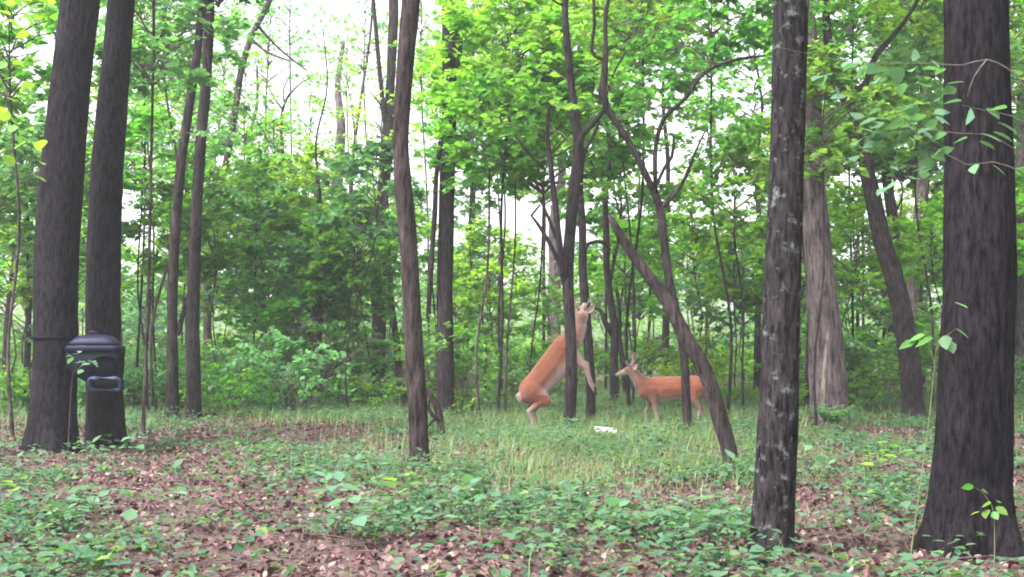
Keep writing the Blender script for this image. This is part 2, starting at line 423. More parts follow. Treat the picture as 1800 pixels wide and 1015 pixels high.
tree('slim_tree', 'slim brown tree with a gentle bend, standing alone in front near the middle', 'tree', 'bark_brown',
     [(738, 828, 36), (733, 700, 32), (726, 600, 33), (721, 480, 31), (716, 400, 31), (709, 330, 30), (705, 250, 28), (708, 180, 29), (715, 80, 31), (722, 0, 31)], 14.3,
     sides=28, ridges=9, flare=0.15, top=12, canopy=(SMALL[0], 1.3, 0.4), seed=5)
tree('forked_tree', 'straight dark tree forking high up, just behind the bent slim brown tree', 'tree', 'bark_mid',
     [(783, 735, 33), (782, 620, 30), (782, 490, 28), (785, 380, 27), (789, 230, 26), (791, 120, 27), (791, 0, 27)], 24.8,
     forks=[[(791, 140, 15), (804, 110, 11), (809, 50, 9), (812, -60, 8)], [(752, 560, 8), (756, 500, 9), (764, 380, 9), (772, 270, 8), (785, 225, 7)]],
     sides=24, ridges=9, flare=0.2, top=14, canopy=(SMALL[0], 1.3, 0.4), seed=6)
tree('knotted_tree', 'dark trunk with a swollen knot partly hidden behind the bent brown tree', 'tree', 'bark_mid',
     [(665, 697, 26), (666, 600, 24), (668, 460, 23), (672, 360, 21), (680, 265, 22), (683, 235, 24), (684, 190, 18), (689, 90, 17), (692, 0, 17)], 35.5,
     forks=[[(682, 250, 13), (674, 190, 9), (665, 100, 8), (656, 0, 7)]], sides=18, flare=0.25, top=15, seed=7)
tree('thin_tree', 'thin straight stem between the knotted trunk and the bent brown tree', 'tree', 'bark_mid',
     [(705, 703, 14), (699, 620, 12), (689, 540, 11), (682, 440, 10), (678, 340, 8)], 33, sides=10, top=8, seed=8)
tree('understory_tree', 'brownish twin stem farther from the feeder, of the close pair nearest it', 'tree', 'bark_brown',
     [(303, 738, 22), (303, 620, 19), (304, 490, 18), (309, 394, 18), (320, 271, 17), (335, 172, 16), (350, 64, 14), (356, 0, 13)], 24.6,
     forks=[[(312, 590, 9), (325, 540, 8), (338, 500, 7)]], sides=16, ridges=5, top=12, canopy=(TALL[0], 1.0, 0.75), seed=9, leaf='leaf_cool',
     sprays=[(300, 90, 0.5, 0.8, 110), (255, 200, 0.8, 0.8, 120), (365, 230, -.6, 0.7, 90), (270, 330, 0.4, 0.8, 110)])
tree('understory_tree', 'darker straight stem of the close pair nearest the feeder', 'tree', 'bark_mid',
     [(340, 740, 26), (340, 620, 24), (341, 490, 21), (344, 394, 20), (353, 246, 19), (364, 123, 18), (368, 0, 17)], 24.2,
     sides=18, ridges=6, top=13, canopy=(TALL[1], 1.0, 0.75), seed=10, leaf='leaf_cool',
     sprays=[(420, 330, 0.6, 0.8, 110), (400, 190, 0.6, 0.7, 90), (330, 30, 0.4, 0.8, 100), (300, 250, -.8, .7, 80)])
tree('curving_tree', 'pale slender stem curving outward high up behind the close pair of stems', 'tree', 'bark_far',
     [(360, 692, 16), (364, 600, 15), (367, 480, 14), (379, 394, 14), (396, 295, 13), (414, 190, 12), (425, 120, 12), (444, 60, 11), (474, 0, 10)], 36,
     forks=[[(440, 68, 6), (470, 92, 4), (510, 108, 3)], [(452, 45, 5), (490, 85, 4), (540, 125, 3)]], sides=12, top=14, seed=11)
tree('edge_tree', 'thin dark stem at the edge of the view beside the wider feeder tree', 'tree', 'bark_mid',
     [(46, 640, 12), (50, 560, 11), (52, 470, 11), (46, 380, 11), (37, 290, 10), (20, 200, 10), (2, 130, 9)], 27, sides=10, top=9, canopy=(MED[2], 1.2, 0.6), seed=12,
     sprays=[(40, 330, .4, .8, 120), (20, 210, .4, .8, 120), (60, 430, .5, .7, 90)], leaf='leaf_lime')
tree('edge_tree', 'thin leaning stem beyond the wider feeder tree at the edge of the woods', 'tree', 'bark_mid',
     [(6, 625, 10), (14, 540, 9), (22, 470, 8), (28, 380, 7)], 34, sides=8, top=7, canopy=(SMALL[0], 1.1, 0.8), seed=13)
tree('leaning_sapling', 'very thin leaning stem between the feeder and the close pair of stems', 'sapling', 'bark_mid',
     [(254, 650, 8), (262, 540, 7), (270, 470, 6), (283, 420, 6), (296, 380, 5)], 40, sides=7, top=9, canopy=(SMALL[1], 1.2, 0.8), seed=14)
tree('dark_pole_tree', 'short thick dark stem standing in the brush beyond the close pair of stems', 'tree', 'bark_mid',
     [(431, 645, 18), (430, 560, 16), (429, 480, 14), (432, 400, 12), (440, 320, 10)], 52, sides=10, top=13, seed=15)
tree('thin_tree', 'thread thin straight stem standing in the yellow grass near the pale trunk', 'tree', 'bark_mid',
     [(564, 712, 9), (563, 620, 7.5), (562, 480, 6.5), (563, 350, 5)], 30, sides=7, top=9, seed=16)
tree('pale_trunk_tree', 'pale brown broad trunk far back beyond the yellow grass', 'tree', 'bark_grey',
     [(590, 662, 32), (588, 600, 29), (588, 500, 27), (590, 400, 25), (594, 300, 20)], 56, sides=16, ridges=6, top=15, seed=17)
tree('thin_tree', 'thread thin dark stem right beside the pale brown broad trunk', 'tree', 'bark_mid',
     [(612, 693, 7), (611, 600, 6), (610, 520, 5), (612, 400, 4)], 36, sides=7, top=9, seed=18)
tree('thin_tree', 'thin crooked stem rising into the bright open gap of sky', 'tree', 'bark_far',
     [(612, 640, 6), (614, 480, 6), (620, 281, 6), (635, 170, 5), (652, 50, 4.5), (655, 0, 4)], 46, sides=7, top=14, seed=19)
tree('dark_pole_tree', 'slender dark stem just beyond the high forking tree', 'tree', 'bark_mid',
     [(812, 677, 14), (820, 600, 12), (826, 480, 12), (830, 380, 12), (834, 280, 9)], 44, sides=10, top=12, canopy=(MED[0], 1.4, 0.8), seed=20)
tree('black_sapling', 'slender black tree with low forked limbs, in front of the rearing deer', 'tree', 'bark_mid',
     [(999, 760, 24), (1004, 650, 20), (1003, 577, 20), (998, 480, 20), (1003, 400, 20), (1007, 345, 21), (1017, 262, 19), (1010, 197, 15), (999, 98, 13), (994, 0, 11)], 20.4,
     forks=[[(1016, 268, 13), (1024, 238, 11), (1042, 218, 10), (1063, 192, 8)], [(994, 10, 6), (980, 6, 4), (955, -14, 4)],
            [(992, 500, 11), (985, 440, 11), (974, 345, 11), (967, 280, 9), (962, 230, 7), (966, 180, 5)],
            [(986, 468, 8), (968, 432, 8), (948, 398, 6), (934, 379, 5), (950, 360, 4)], [(978, 420, 6), (965, 385, 6), (950, 352, 4)],
            [(960, 300, 4), (935, 275, 5), (905, 238, 3)]],
     sides=20, ridges=6, flare=0.12, top=9, seed=21, sprays=[(950, 60, .5, .8, 120), (900, 130, .8, .8, 120), (1040, 150, .5, .7, 100), (960, 180, -.5, .7, 80), (905, 225, .6, .6, 60), (1075, 330, .5, .6, 80), (1050, 40, .3, .7, 90)])
tree('black_sapling', 'thin black stem directly behind the forelegs of the rearing deer', 'tree', 'bark_mid',
     [(1036, 752, 18), (1039, 700, 17), (1035, 626, 17), (1030, 553, 17), (1025, 480, 15), (1024, 400, 14), (1020, 310, 11), (1030, 262, 7), (1045, 235, 5)], 21.9,
     forks=[[(1025, 440, 8), (1036, 428, 7), (1062, 426, 6), (1075, 440, 3)]], sides=14, top=8, flare=0.12, seed=22, sprays=[(1060, 200, .6, .7, 90), (1100, 120, .5, .8, 100)])
tree('arching_tree', 'crooked black tree whose limbs make a long arch above both deer', 'tree', 'bark_mid',
     [(1211, 768, 18), (1206, 690, 15), (1202, 626, 15), (1187, 543, 15), (1174, 480, 15), (1167, 420, 15), (1159, 362, 15), (1146, 330, 12), (1122, 280, 11), (1097, 236, 11), (1067, 190, 13), (1058, 160, 16), (1062, 135, 14), (1065, 98, 9), (1070, 0, 7)], 19.9,
     forks=[[(1153, 340, 8), (1152, 315, 8), (1153, 256, 8), (1168, 207, 8), (1200, 178, 7), (1245, 123, 7), (1290, 106, 6), (1345, 98, 4)],
            [(1155, 325, 6), (1168, 295, 6), (1181, 276, 6), (1184, 240, 4)], [(1161, 370, 6), (1190, 338, 6), (1214, 290, 6), (1223, 266, 4), (1240, 230, 3)],
            [(1060, 105, 6), (1047, 100, 6), (1045, 40, 6), (1042, -40, 5)], [(1245, 123, 4), (1255, 95, 4), (1258, 75, 3)]],
     sides=16, top=8, flare=0.1, seed=23,
     sprays=[(1130, 60, .5, .8, 120), (1190, 110, .6, .8, 120), (1250, 190, .5, .8, 110), (1300, 250, .5, .8, 110), (1120, 180, .8, .7, 90), (1240, 320, .8, .8, 110), (1310, 130, .4, .7, 90), (1210, 30, .5, .8, 110)])
tree('leaning_dead_tree', 'leaning brown dead trunk with a broken top, crossing the rump of the standing buck', 'dead tree', 'bark_brown',
     [(1287, 845, 30), (1283, 800, 27), (1266, 740, 29), (1238, 650, 27), (1202, 587, 25), (1172, 529, 23), (1136, 480, 20), (1100, 430, 17), (1078, 392, 13), (1070, 378, 5)], 13.6,
     sides=18, ridges=6, flare=0.05, top=None, seed=24)
tree('dark_stem_tree', 'dark forking stem behind both deer, standing in the space between them', 'tree', 'bark_mid',
     [(1081, 700, 15), (1079, 640, 15), (1080, 577, 14), (1073, 530, 13), (1067, 480, 12), (1066, 420, 12), (1064, 360, 10), (1070, 236, 8)], 30,
     forks=[[(1079, 590, 12), (1063, 565, 10), (1055, 545, 7), (1040, 540, 4)], [(1072, 500, 7), (1079, 460, 6), (1086, 425, 5), (1080, 390, 3)]],
     sides=12, top=9, canopy=(SMALL[0], 1.3, 0.4), seed=25)
tree('dark_stem_tree', 'short dark stem just past the face of the standing buck', 'tree', 'bark_mid',
     [(1103, 705, 12), (1097, 650, 11), (1090, 605, 9), (1088, 540, 7)], 33, sides=9, top=6, canopy=(SMALL[1], 1.1, 0.8), seed=26)
tree('dark_stem_tree', 'straight dark stem behind the back of the standing buck', 'tree', 'bark_mid',
     [(1169, 692, 13), (1170, 600, 13), (1171, 500, 11), (1172, 400, 10)], 38, sides=10, top=11, canopy=(SMALL[0], 1.3, 0.4), seed=27)
tree('thin_tree', 'thin straight stem beyond the leaning dead trunk', 'tree', 'bark_far',
     [(1240, 680, 7), (1241, 600, 6), (1246, 480, 6), (1250, 380, 5)], 42, sides=7, top=9, canopy=(SMALL[2], 1.2, 0.8), seed=28)
tree('dark_stem_tree', 'dark stem seen close beside the lichen spotted tree', 'tree', 'bark_mid',
     [(1331, 698, 14), (1332, 620, 13), (1333, 520, 11), (1335, 400, 9)], 36, sides=9, top=10, canopy=(MED[3], 1.0, 0.8), seed=29)
gt = tree('grey_snag_tree', 'broad pale grey trunk with a torn strip of bare wood', 'tree', 'bark_grey',
     [(1460, 755, 68), (1457, 690, 63), (1453, 620, 59), (1445, 520, 54), (1441, 470, 50), (1434, 380, 44), (1429, 320, 40), (1424, 200, 36), (1420, 60, 33)], 21.8,
     sides=32, ridges=9, flare=0.12, top=14, canopy=(BIG[1], 1.0, 0.75), seed=30, sprays=[(1440, 150, -.6, .8, 120), (1425, 60, -.6, .8, 110), (1452, 245, -.6, .7, 110), (1470, 190, -.5, .7, 90), (1425, 310, -.6, .5, 60), (1460, 20, -.5, .8, 110)])
dG = 21.53
G = Geo()
tube(G, [[*at(px, py, dG), 0.5 * w * dG / F] for px, py, w in [(1446, 740, 4), (1448, 690, 9), (1450, 640, 7), (1454, 600, 5), (1459, 562, 1.5)]], 8, 0.1, 0.15)
G.obj('torn_wood', M['wood_pale'], gt, True, gt.location)
tree('broken_stub_tree', 'dark narrow stem close against the pale grey trunk', 'tree', 'bark_mid',
     [(1419, 738, 16), (1421, 690, 13), (1422, 630, 11), (1423, 520, 9)], 24.5, sides=10, top=6, seed=31)
tree('crooked_tree', 'crooked dark trunk with a sideways limb, next to the widest furrowed tree', 'tree', 'bark_mid',
     [(1606, 742, 42), (1603, 675, 37), (1594, 602, 36), (1579, 520, 34), (1566, 470, 32), (1552, 429, 31), (1534, 345, 28), (1520, 280, 24), (1506, 205, 22), (1482, 165, 20), (1468, 140, 17), (1457, 80, 15), (1450, 0, 13)], 23.8,
     forks=[[(1480, 163, 15), (1500, 162, 13), (1518, 152, 12), (1530, 120, 11), (1541, 96, 11), (1562, 72, 9), (1596, 30, 7), (1625, -20, 5)], [(1517, 152, 5), (1516, 180, 4)]],
     sides=24, ridges=7, flare=0.15, top=11, canopy=(BIG[2], 0.8, 0.65), seed=32, sprays=[(1600, 200, .5, .8, 100), (1430, 240, .5, .7, 90), (1640, 60, .4, .8, 100)], leaf='leaf_lime')
tree('background_tree', 'brownish trunk seen between the crooked trunk and the widest furrowed tree', 'tree', 'bark_far',
     [(1612, 700, 30), (1612, 600, 27), (1609, 500, 25), (1612, 429, 24), (1621, 345, 22), (1628, 246, 20), (1632, 100, 17)], 34,
     sides=16, ridges=5, top=14, canopy=(BIG[0], 0.9, 0.7), seed=33)
tree('background_tree', 'grey trunk half hidden behind the foot of the crooked trunk', 'tree', 'bark_far',
     [(1575, 702, 30), (1575, 640, 27), (1573, 560, 25), (1570, 400, 20)], 38, sides=14, ridges=5, top=12, canopy=(MED[0], 1.4, 0.8), seed=34)
for n, (x0, x1, yb, w, lab) in enumerate([(1506, 1508, 700, 8, 'thin dark upright stem among the leaning stems beside the crooked trunk'),
        (1519, 1517, 697, 6, 'slim grey upright stem among the leaning stems beside the crooked trunk'),
        (1528, 1552, 698, 6, 'first leaning thin stem from the pale grey trunk'),
        (1540, 1562, 700, 6, 'second leaning thin stem from the pale grey trunk'),
        (1553, 1571, 700, 5, 'leaning thin stem nearest the crooked trunk')]):
    tree('leaning_sapling', lab, 'sapling', 'bark_mid', [(x0, yb, w), ((x0 * 2 + x1) / 3, yb - 70, w * .9), (x1, yb - 170, w * .75), (x1 + (x1 - x0) * .5, yb - 300, w * .6)], 36 + n * .7,
         sides=7, top=8, canopy=(SMALL[n % 3], 1.0, 0.8), seed=40 + n, group='thin stems beside the crooked trunk')
tree('background_tree', 'pale trunk far beyond the head of the rearing deer', 'tree', 'bark_grey',
     [(974, 660, 26), (974, 560, 24), (975, 480, 22), (976, 380, 19)], 55, sides=14, top=13, canopy=(MED[3], 1.6, 0.8), seed=50)
tree('thin_tree', 'thread thin stem beyond the back of the rearing deer', 'tree', 'bark_mid',
     [(957, 690, 7), (956, 592, 6), (956, 480, 5), (958, 380, 4)], 40, sides=7, top=9, canopy=(SMALL[1], 1.2, 0.8), seed=51)
tree('thin_tree', 'thin dark stem rising from the brush pile', 'tree', 'bark_far',
     [(463, 640, 7), (463, 560, 6), (464, 480, 6), (468, 380, 5)], 52, sides=7, top=10, canopy=(SMALL[2], 1.4, 0.8), seed=52)
tree('edge_tree', 'grey trunk at the edge of the woods past the widest furrowed tree', 'tree', 'bark_far',
     [(1797, 690, 24), (1795, 600, 22), (1793, 450, 20), (1795, 250, 18), (1798, 60, 16)], 35, sides=12, top=13, canopy=(BIG[2], 0.8, 0.7), seed=53)

# ------------------------------------------------------------------ understory trees that fill the middle distance with foliage
LM = [(100, 'the wide feeder tree'), (182, 'the slim feeder tree'), (322, 'the paired stems'), (430, 'the brush pile'), (590, 'the pale trunk'), (668, 'the knotted trunk'), (724, 'the bent trunk'),
      (785, 'the forked tree'), (828, 'the slender stem'), (960, 'the rearing deer'), (1010, 'the black sapling'), (1075, 'the forking stem'), (1165, 'the standing buck'), (1230, 'the leaning trunk'),
      (1380, 'the lichen tree'), (1450, 'the grey snag'), (1555, 'the crooked trunk'), (1716, 'the widest oak')]
def near_lm(px):
    return min(LM, key=lambda q: abs(q[0] - px))[1]
used_labels = {}
def relabel(o, lab, group):
    o['group'] = group; o['label'] = lab
GAPS = [(570, 130, 125, 130), (930, 415, 20, 25), (250, 430, 5, 20), (1180, 305, 15, 15), (1290, 50, 5, 20), (75, 80, 5, 5), (1500, 330, 5, 10)]
def in_gap(px, py, rx, ry):
    for (gx_, gy_, a, b) in GAPS:
        if abs(px - gx_) < a + rx and abs(py - gy_) < b + ry: return True
    return False
def understory(px, py, d, k, sc, leafm, seed, deep=False, bpx=None):
    """a thin tree whose crown centre is seen at (px, py)"""
    rg = np.random.default_rng(abs(int(seed)))
    c = at(px, py, d)
    zc = max(c[2], k.H * sc * 0.55)
    zf = zc - k.H * sc * 0.5
    bx, by = c[0] + rg.normal(0, 0.25), d
    if bpx is not None: bx = (px + 0.2 * (bpx - px) - 900) / F * d
    b = np.array((bx, by, gz(bx, by)))
    pale = rg.random() < 0.4
    hgt = 'high crown' if zc > 6 else ('mid crown' if zc > 3.2 else 'low crown')
    shade = {'leaf': 'mid green', 'leaf_cool': 'bluish green', 'leaf_lime': 'yellow green'}[leafm]
    lab = f'{"broad" if k.R * sc > 1.7 else "narrow"} {shade} tree on {"pale" if pale else "dark"} stem, {hgt}, {"behind" if deep else "near"} {near_lm(pxof(bx, by))}'
    root = empty('understory_tree' if not deep else 'woodland_tree', b, lab, 'tree', 'understory trees' if not deep else 'woodland trees')
    r0 = 0.009 + 0.0018 * zc + rg.uniform(0, 0.008) + (0.02 if deep else 0)
    wob = rg.normal(0, 0.17, (4, 2)); top = zf + k.H * sc * 0.95
    P = [(bx, by, b[2] - 0.1, r0 * 1.25), (bx + wob[0, 0] * .5, by, b[2] + 0.25 * zf, r0), (0.5 * (c[0] + bx) + wob[1, 0], d + wob[1, 1], b[2] + max(0.6 * zf, 0.3), r0 * 0.85), (c[0], d, zf + 0.05, r0 * 0.7), (c[0] + wob[2, 0] * .4, d, top, r0 * 0.15)]
    G = Geo(); tube(G, P, 8, 0.3, 0.05, 0, 0.15, 0.1, seed=seed)
    G.obj('trunk', M['bark_far' if pale else 'bark_mid'], root, True, b)
    hang_crown(root, k, (c[0] - bx, d - by, zf - b[2]), rg.uniform(0, 6.28), sc, M[leafm])
    return root
rows = [(10, 22, 46), (95, 20, 42), (180, 20, 42), (265, 20, 44), (350, 22, 46), (430, 24, 48), (500, 27, 50)]
sd_ = 5000
lm_names = ['leaf', 'leaf_lime', 'leaf_cool', 'leaf_lime']
for ri, (py, d0, d1) in enumerate(rows):
    for ci, px in enumerate(np.arange(-70, 1900, 132)):
        sd_ += 1
        rg = np.random.default_rng(sd_)
        x = px + rg.normal(0, 30) + (74 if ri % 2 else 0); y = py + rg.normal(0, 26)
        d = rg.uniform(d0, d1)
        if 840 < x < 1300: d = max(d, 27 if py > 350 else 24)
        k = (SMALL + MED)[rg.integers(0, 7)] if py > 250 else MED[rg.integers(0, 4)]
        sc = rg.uniform(0.85, 1.15)
        if in_gap(x, y, 0.95 * k.R * sc * F / d, 0.45 * k.H * sc * F / d): continue
        if 1420 < x < 1640 and y < 620: d = max(d, 26)
        understory(x, y, d, k, sc, lm_names[rg.integers(0, 4)], sd_)
for ci, px in enumerate(np.arange(-40, 1880, 84)):
    sd_ += 1
    rg = np.random.default_rng(sd_)
    d = rg.uniform(28, 50); y = (395, 520, 455)[ci % 3] + rg.normal(0, 25)
    k = (SMALL + MED)[rg.integers(0, 7)]
    if in_gap(px, y, 0.5 * k.R * F / d, 0.4 * k.H * F / d): continue
    understory(px, y, d, k, rg.uniform(.8, 1.05), lm_names[rg.integers(0, 4)], sd_)
n = 0
while n < 60:
    sd_ += 1
    rg = np.random.default_rng(sd_)
    d = rg.uniform(40, 88); x = rg.uniform(-150, 1950)
    k = (TALL + MED + SMALL)[rg.integers(0, 9)]
    sc = rg.uniform(0.9, 1.3)
    zc = rg.uniform(1.6, 8.5)
    py = 608 - (zc - 1.4) * F / d
    n += 1
    if 840 < x < 1330 and n % 2: continue
    if in_gap(x, py, 0.95 * k.R * sc * F / d, 0.5 * k.H * sc * F / d): continue
    understory(x, py, d, k, sc, lm_names[rg.integers(0, 4)], sd_, True)

for px, py, d, lm_ in [(470, 70, 40, 'leaf'), (640, 60, 46, 'leaf_cool'), (545, 215, 45, 'leaf_lime'), (610, 110, 50, 'leaf'), (430, 190, 38, 'leaf_lime'), (670, 190, 42, 'leaf_lime'), (510, 20, 52, 'leaf_cool'), (740, 60, 40, 'leaf_lime'), (255, 70, 30, 'leaf_cool'), (330, 160, 36, 'leaf'), (395, 60, 42, 'leaf_cool'), (215, 210, 31, 'leaf_lime'), (865, 40, 30, 'leaf_lime'), (770, 210, 34, 'leaf_lime'), (290, 20, 26, 'leaf'), (480, 300, 34, 'leaf_lime'), (600, 290, 36, 'leaf_lime')]:
    sd_ += 1
    understory(px, py, d, THIN[sd_ % 2], 1.0, lm_, sd_)
for px, py, d, bpx, lm_ in [(300, 400, 27, 340, 'leaf_lime'), (450, 370, 30, 430, 'leaf_lime'), (560, 330, 31, 563, 'leaf_lime'), (620, 430, 29, 665, 'leaf_lime'), (250, 290, 26, 303, 'leaf_lime'), (400, 500, 33, 367, 'leaf_lime'), (520, 480, 36, 500, 'leaf'), (1445, 200, 20.4, 1385, 'leaf'), (20, 480, 27, 46, 'leaf_lime'),
                            (860, 470, 33, 830, 'leaf_lime'), (1100, 470, 31, 1170, 'leaf_lime'), (1290, 470, 30, 1331, 'leaf_lime'), (1620, 30, 27, 1700, 'leaf_lime'), (1430, 60, 27, 1392, 'leaf'), (1400, 250, 30, 1380, 'leaf_lime'), (895, 40, 24, 785, 'leaf_lime'), (1250, 50, 24, 1385, 'leaf'),
                            (20, 60, 18, 60, 'leaf_lime'), (270, 40, 19, 190, 'leaf_cool'), (1130, 10, 25, 1010, 'leaf_lime'), (860, 210, 23, 785, 'leaf_lime'), (1290, 330, 24, 1370, 'leaf'), (1500, 420, 26, 1450, 'leaf_lime')]:
    sd_ += 1
    understory(px, py, d, SMALL[sd_ % 3], 1.0, lm_, sd_, False, bpx)

# ------------------------------------------------------------------ bushes along the back of the clearing
def build_bush(seed, Rr, H, nl, leaf):
    rg = np.random.default_rng(seed); GL, GT = Geo(), Geo()
    for s in range(16):
        a = rg.uniform(0, 6.28); rad = Rr * rg.uniform(0.1, 0.9); z = H * rg.uniform(0.25, 1.0) * (1 - 0.4 * (rad / Rr) ** 2)
        c = (rad * math.cos(a), rad * math.sin(a), z)
        foot = spray(GL, GT, rg, c, Rr * rg.uniform(0.25, 0.42), nl, leaf, a, 0.2, 0.35, 5)
        tube(GT, [(0.1 * math.cos(a) * Rr, 0.1 * math.sin(a) * Rr, -0.05, 0.009), (*(foot * np.array((.7, .7, .6))), 0.007), (*foot, 0.004)], 4)
    o = np_obj('foliage', np.concatenate(GL.V), np.concatenate(GL.Q), M['leaf']); t = np_obj('stems', np.concatenate(GT.V), np.concatenate(GT.Q), M['twig'])
    COL.objects.unlink(o); COL.objects.unlink(t)
    k = Crown(); k.leaves, k.twigs, k.R, k.H = o, t, Rr, H
    return k
BUSH = [build_bush(700 + i, r, h, n, l) for i, (r, h, n, l) in enumerate([(0.8, 0.9, 45, 0.11), (1.2, 1.3, 60, 0.12), (0.6, 0.6, 40, 0.10), (1.5, 1.9, 75, 0.13)])]
for nb_ in range(140):
    sd_ += 1
    rg = np.random.default_rng(sd_)
    d = 25 + 48 * rg.uniform(0, 1) ** 1.2
    px = -80 + 1960 * ((nb_ * 7) % 140 + rg.uniform(0, 1)) / 140
    if d < 36 and 860 < px < 1280: d = rg.uniform(29, 60)
    c = at(px, 600, d)
    k = BUSH[rg.integers(0, 4) if d < 32 else (1, 3)[rg.integers(0, 2)]]; lmn = lm_names[rg.integers(0, 4)]
    shade = {'leaf': 'mid green', 'leaf_cool': 'bluish green', 'leaf_lime': 'yellow green'}[lmn]
    size = 'small' if k.R < 1 else 'large'
    lab = f'{size} {shade} bush on the forest floor behind {near_lm(px)}'
    b = np.array((c[0], d, gz(c[0], d)))
    root = empty('bush', b, lab, 'bush', 'bushes at the back of the clearing')
    for src, nm in ((k.leaves, 'foliage'), (k.twigs, 'stems')):
        o = src.copy(); COL.objects.link(o); o.parent = root; o.name = nm; o.rotation_euler = (0, 0, rg.uniform(0, 6.28)); o.scale = (rg.uniform(0.8, 1.2),) * 3; o['kind'] = 'stuff'
        if nm == 'foliage': o.material_slots[0].link = 'OBJECT'; o.material_slots[0].material = M[lmn]

# far woods, one mass
rg = np.random.default_rng(77); GL = Geo()
nf = 1300
fx = rg.uniform(-75, 75, nf); fy = rg.uniform(90, 150, nf); fz = 8.0 * rg.uniform(0, 1, nf) ** 1.8
for a, b_, c_ in zip(fx, fy, fz):
    m_ = 60
    p = rg.normal(0, 1, (m_, 3)) * (1.4, 1.4, 0.8) + (a, b_, c_ + 0.6); p[:, 2] = np.maximum(p[:, 2], 0.1)
    hd = rg.normal(0, 1, (m_, 3)); nn = rg.normal(0, 0.5, (m_, 3)) + (0, 0, 1)
    leaves(GL, p, nn, hd, rg.uniform(0.25, 0.5, m_))
tag(GL.obj('distant_woods', M['leaf'], None, False), 'far off mass of woodland foliage closing the view', None, None, 'stuff')

# ------------------------------------------------------------------ ground cover
def wedge(n, d0, d1, rg, power=1.0, side=1.12):
    d = np.sqrt(rg.uniform(0, 1, n) ** power * (d1 ** 2 - d0 ** 2) + d0 ** 2)
    x = rg.uniform(-0.5, 0.5, n) * 1800 / F * d * side + rg.normal(0, 0.5, n)
    return x, d
def patch(x, y, s=1.0, o=0.0):
    return 0.5 + 0.25 * np.sin(1.3 * s * x + 0.7 * s * y + o) + 0.25 * np.sin(-0.9 * s * x + 1.6 * s * y + 2.1 + o) * np.cos(0.8 * s * x + 1.1 + o) + 0.2 * np.sin(2.9 * s * x + 2.3 * s * y + 0.4 + o) * np.sin(3.1 * s * y - 1.2 * s * x + o)
def litter_zone(x, y):
    px = pxof(x, y)
    return np.exp(-((px - 430) / 300) ** 2 - ((y - 19) / 4.0) ** 2)
def grass_zone(x, y):
    px = pxof(x, y)
    a = np.exp(-((px - 1050) / 330) ** 2 - ((y - 15.5) / 4.5) ** 2)
    b = np.clip((y - 22) / 5, 0, 1) * 0.9
    return np.clip(a + b, 0, 1)
rg = np.random.default_rng(21)
G = Geo()
x, y = wedge(95000, 6.5, 30, rg, 1.2)
a = rg.uniform(0, 6.28, len(x))
leaves(G, np.stack([x, y, gz(x, y) + rg.uniform(0.005, 0.04, len(x))], 1), np.stack([rg.normal(0, 0.95, len(x)), rg.normal(0, 0.95, len(x)), np.ones(len(x))], 1),
       np.stack([np.cos(a), np.sin(a), np.zeros(len(x))], 1), rg.uniform(0.022, 0.07, len(x)), rg.uniform(0.6, 1.3, len(x)))
tag(G.obj('leaf_litter', M['litter'], None, False), 'brown fallen leaves lying over the forest floor', None, None, 'stuff')
G = Geo()
x, y = wedge(700, 6.5, 26, rg, 1.2)
for a_, b_ in zip(x, y):
    h_ = rg.uniform(0, 3.14); L = rg.uniform(0.12, 0.5); z_ = gz(a_, b_) + 0.015; r_ = rg.uniform(.002, .006)
    dx_, dy_ = math.cos(h_) * L, math.sin(h_) * L
    tube(G, [(a_ - dx_, b_ - dy_, z_, r_), (a_ + rg.normal(0, .03), b_ + rg.normal(0, .03), z_ + rg.uniform(0.005, .05), r_), (a_ + dx_, b_ + dy_, z_ + rg.uniform(-.01, .06), r_ * .5)], 4)
tag(G.obj('twig_litter', M['twig'], None, True), 'thin dead twigs scattered over the fallen leaves', None, None, 'stuff')
G = Geo()
x, y = wedge(30000, 6.5, 34, rg, 1.1)
keep = rg.uniform(0, 1, len(x)) < np.clip((patch(x, y, 1.1) - 0.45) * 3.6, 0.07, 1) * (1 - 0.85 * litter_zone(x, y)) * (1 - 0.1 * grass_zone(x, y))
x, y = x[keep], y[keep]
nl = 7
hgt = rg.uniform(0.05, 0.24, len(x)) * (1 + 0.8 * grass_zone(x, y) * rg.uniform(0, 1, len(x)))
PX, PY, HH = np.repeat(x, nl), np.repeat(y, nl), np.repeat(hgt, nl)
a = rg.uniform(0, 6.28, len(PX)); rr = rg.uniform(0.01, 0.10, len(PX))
lx, ly = PX + rr * np.cos(a), PY + rr * np.sin(a)
leaves(G, np.stack([lx, ly, gz(PX, PY) + HH * rg.uniform(0.55, 1.0, len(PX))], 1), np.stack([rg.normal(0, 0.3, len(PX)), rg.normal(0, 0.3, len(PX)), np.ones(len(PX))], 1),
       np.stack([np.cos(a), np.sin(a), rg.normal(-0.1, 0.2, len(PX))], 1), np.repeat(rg.uniform(0.03, 0.095, len(x)), nl) * rg.uniform(0.7, 1.25, len(PX)), np.repeat(rg.uniform(0.5, 1.3, len(x)), nl))
tag(G.obj('ground_cover', M['herb'], None, False), 'low broad leaved herbs covering the forest floor', None, None, 'stuff')
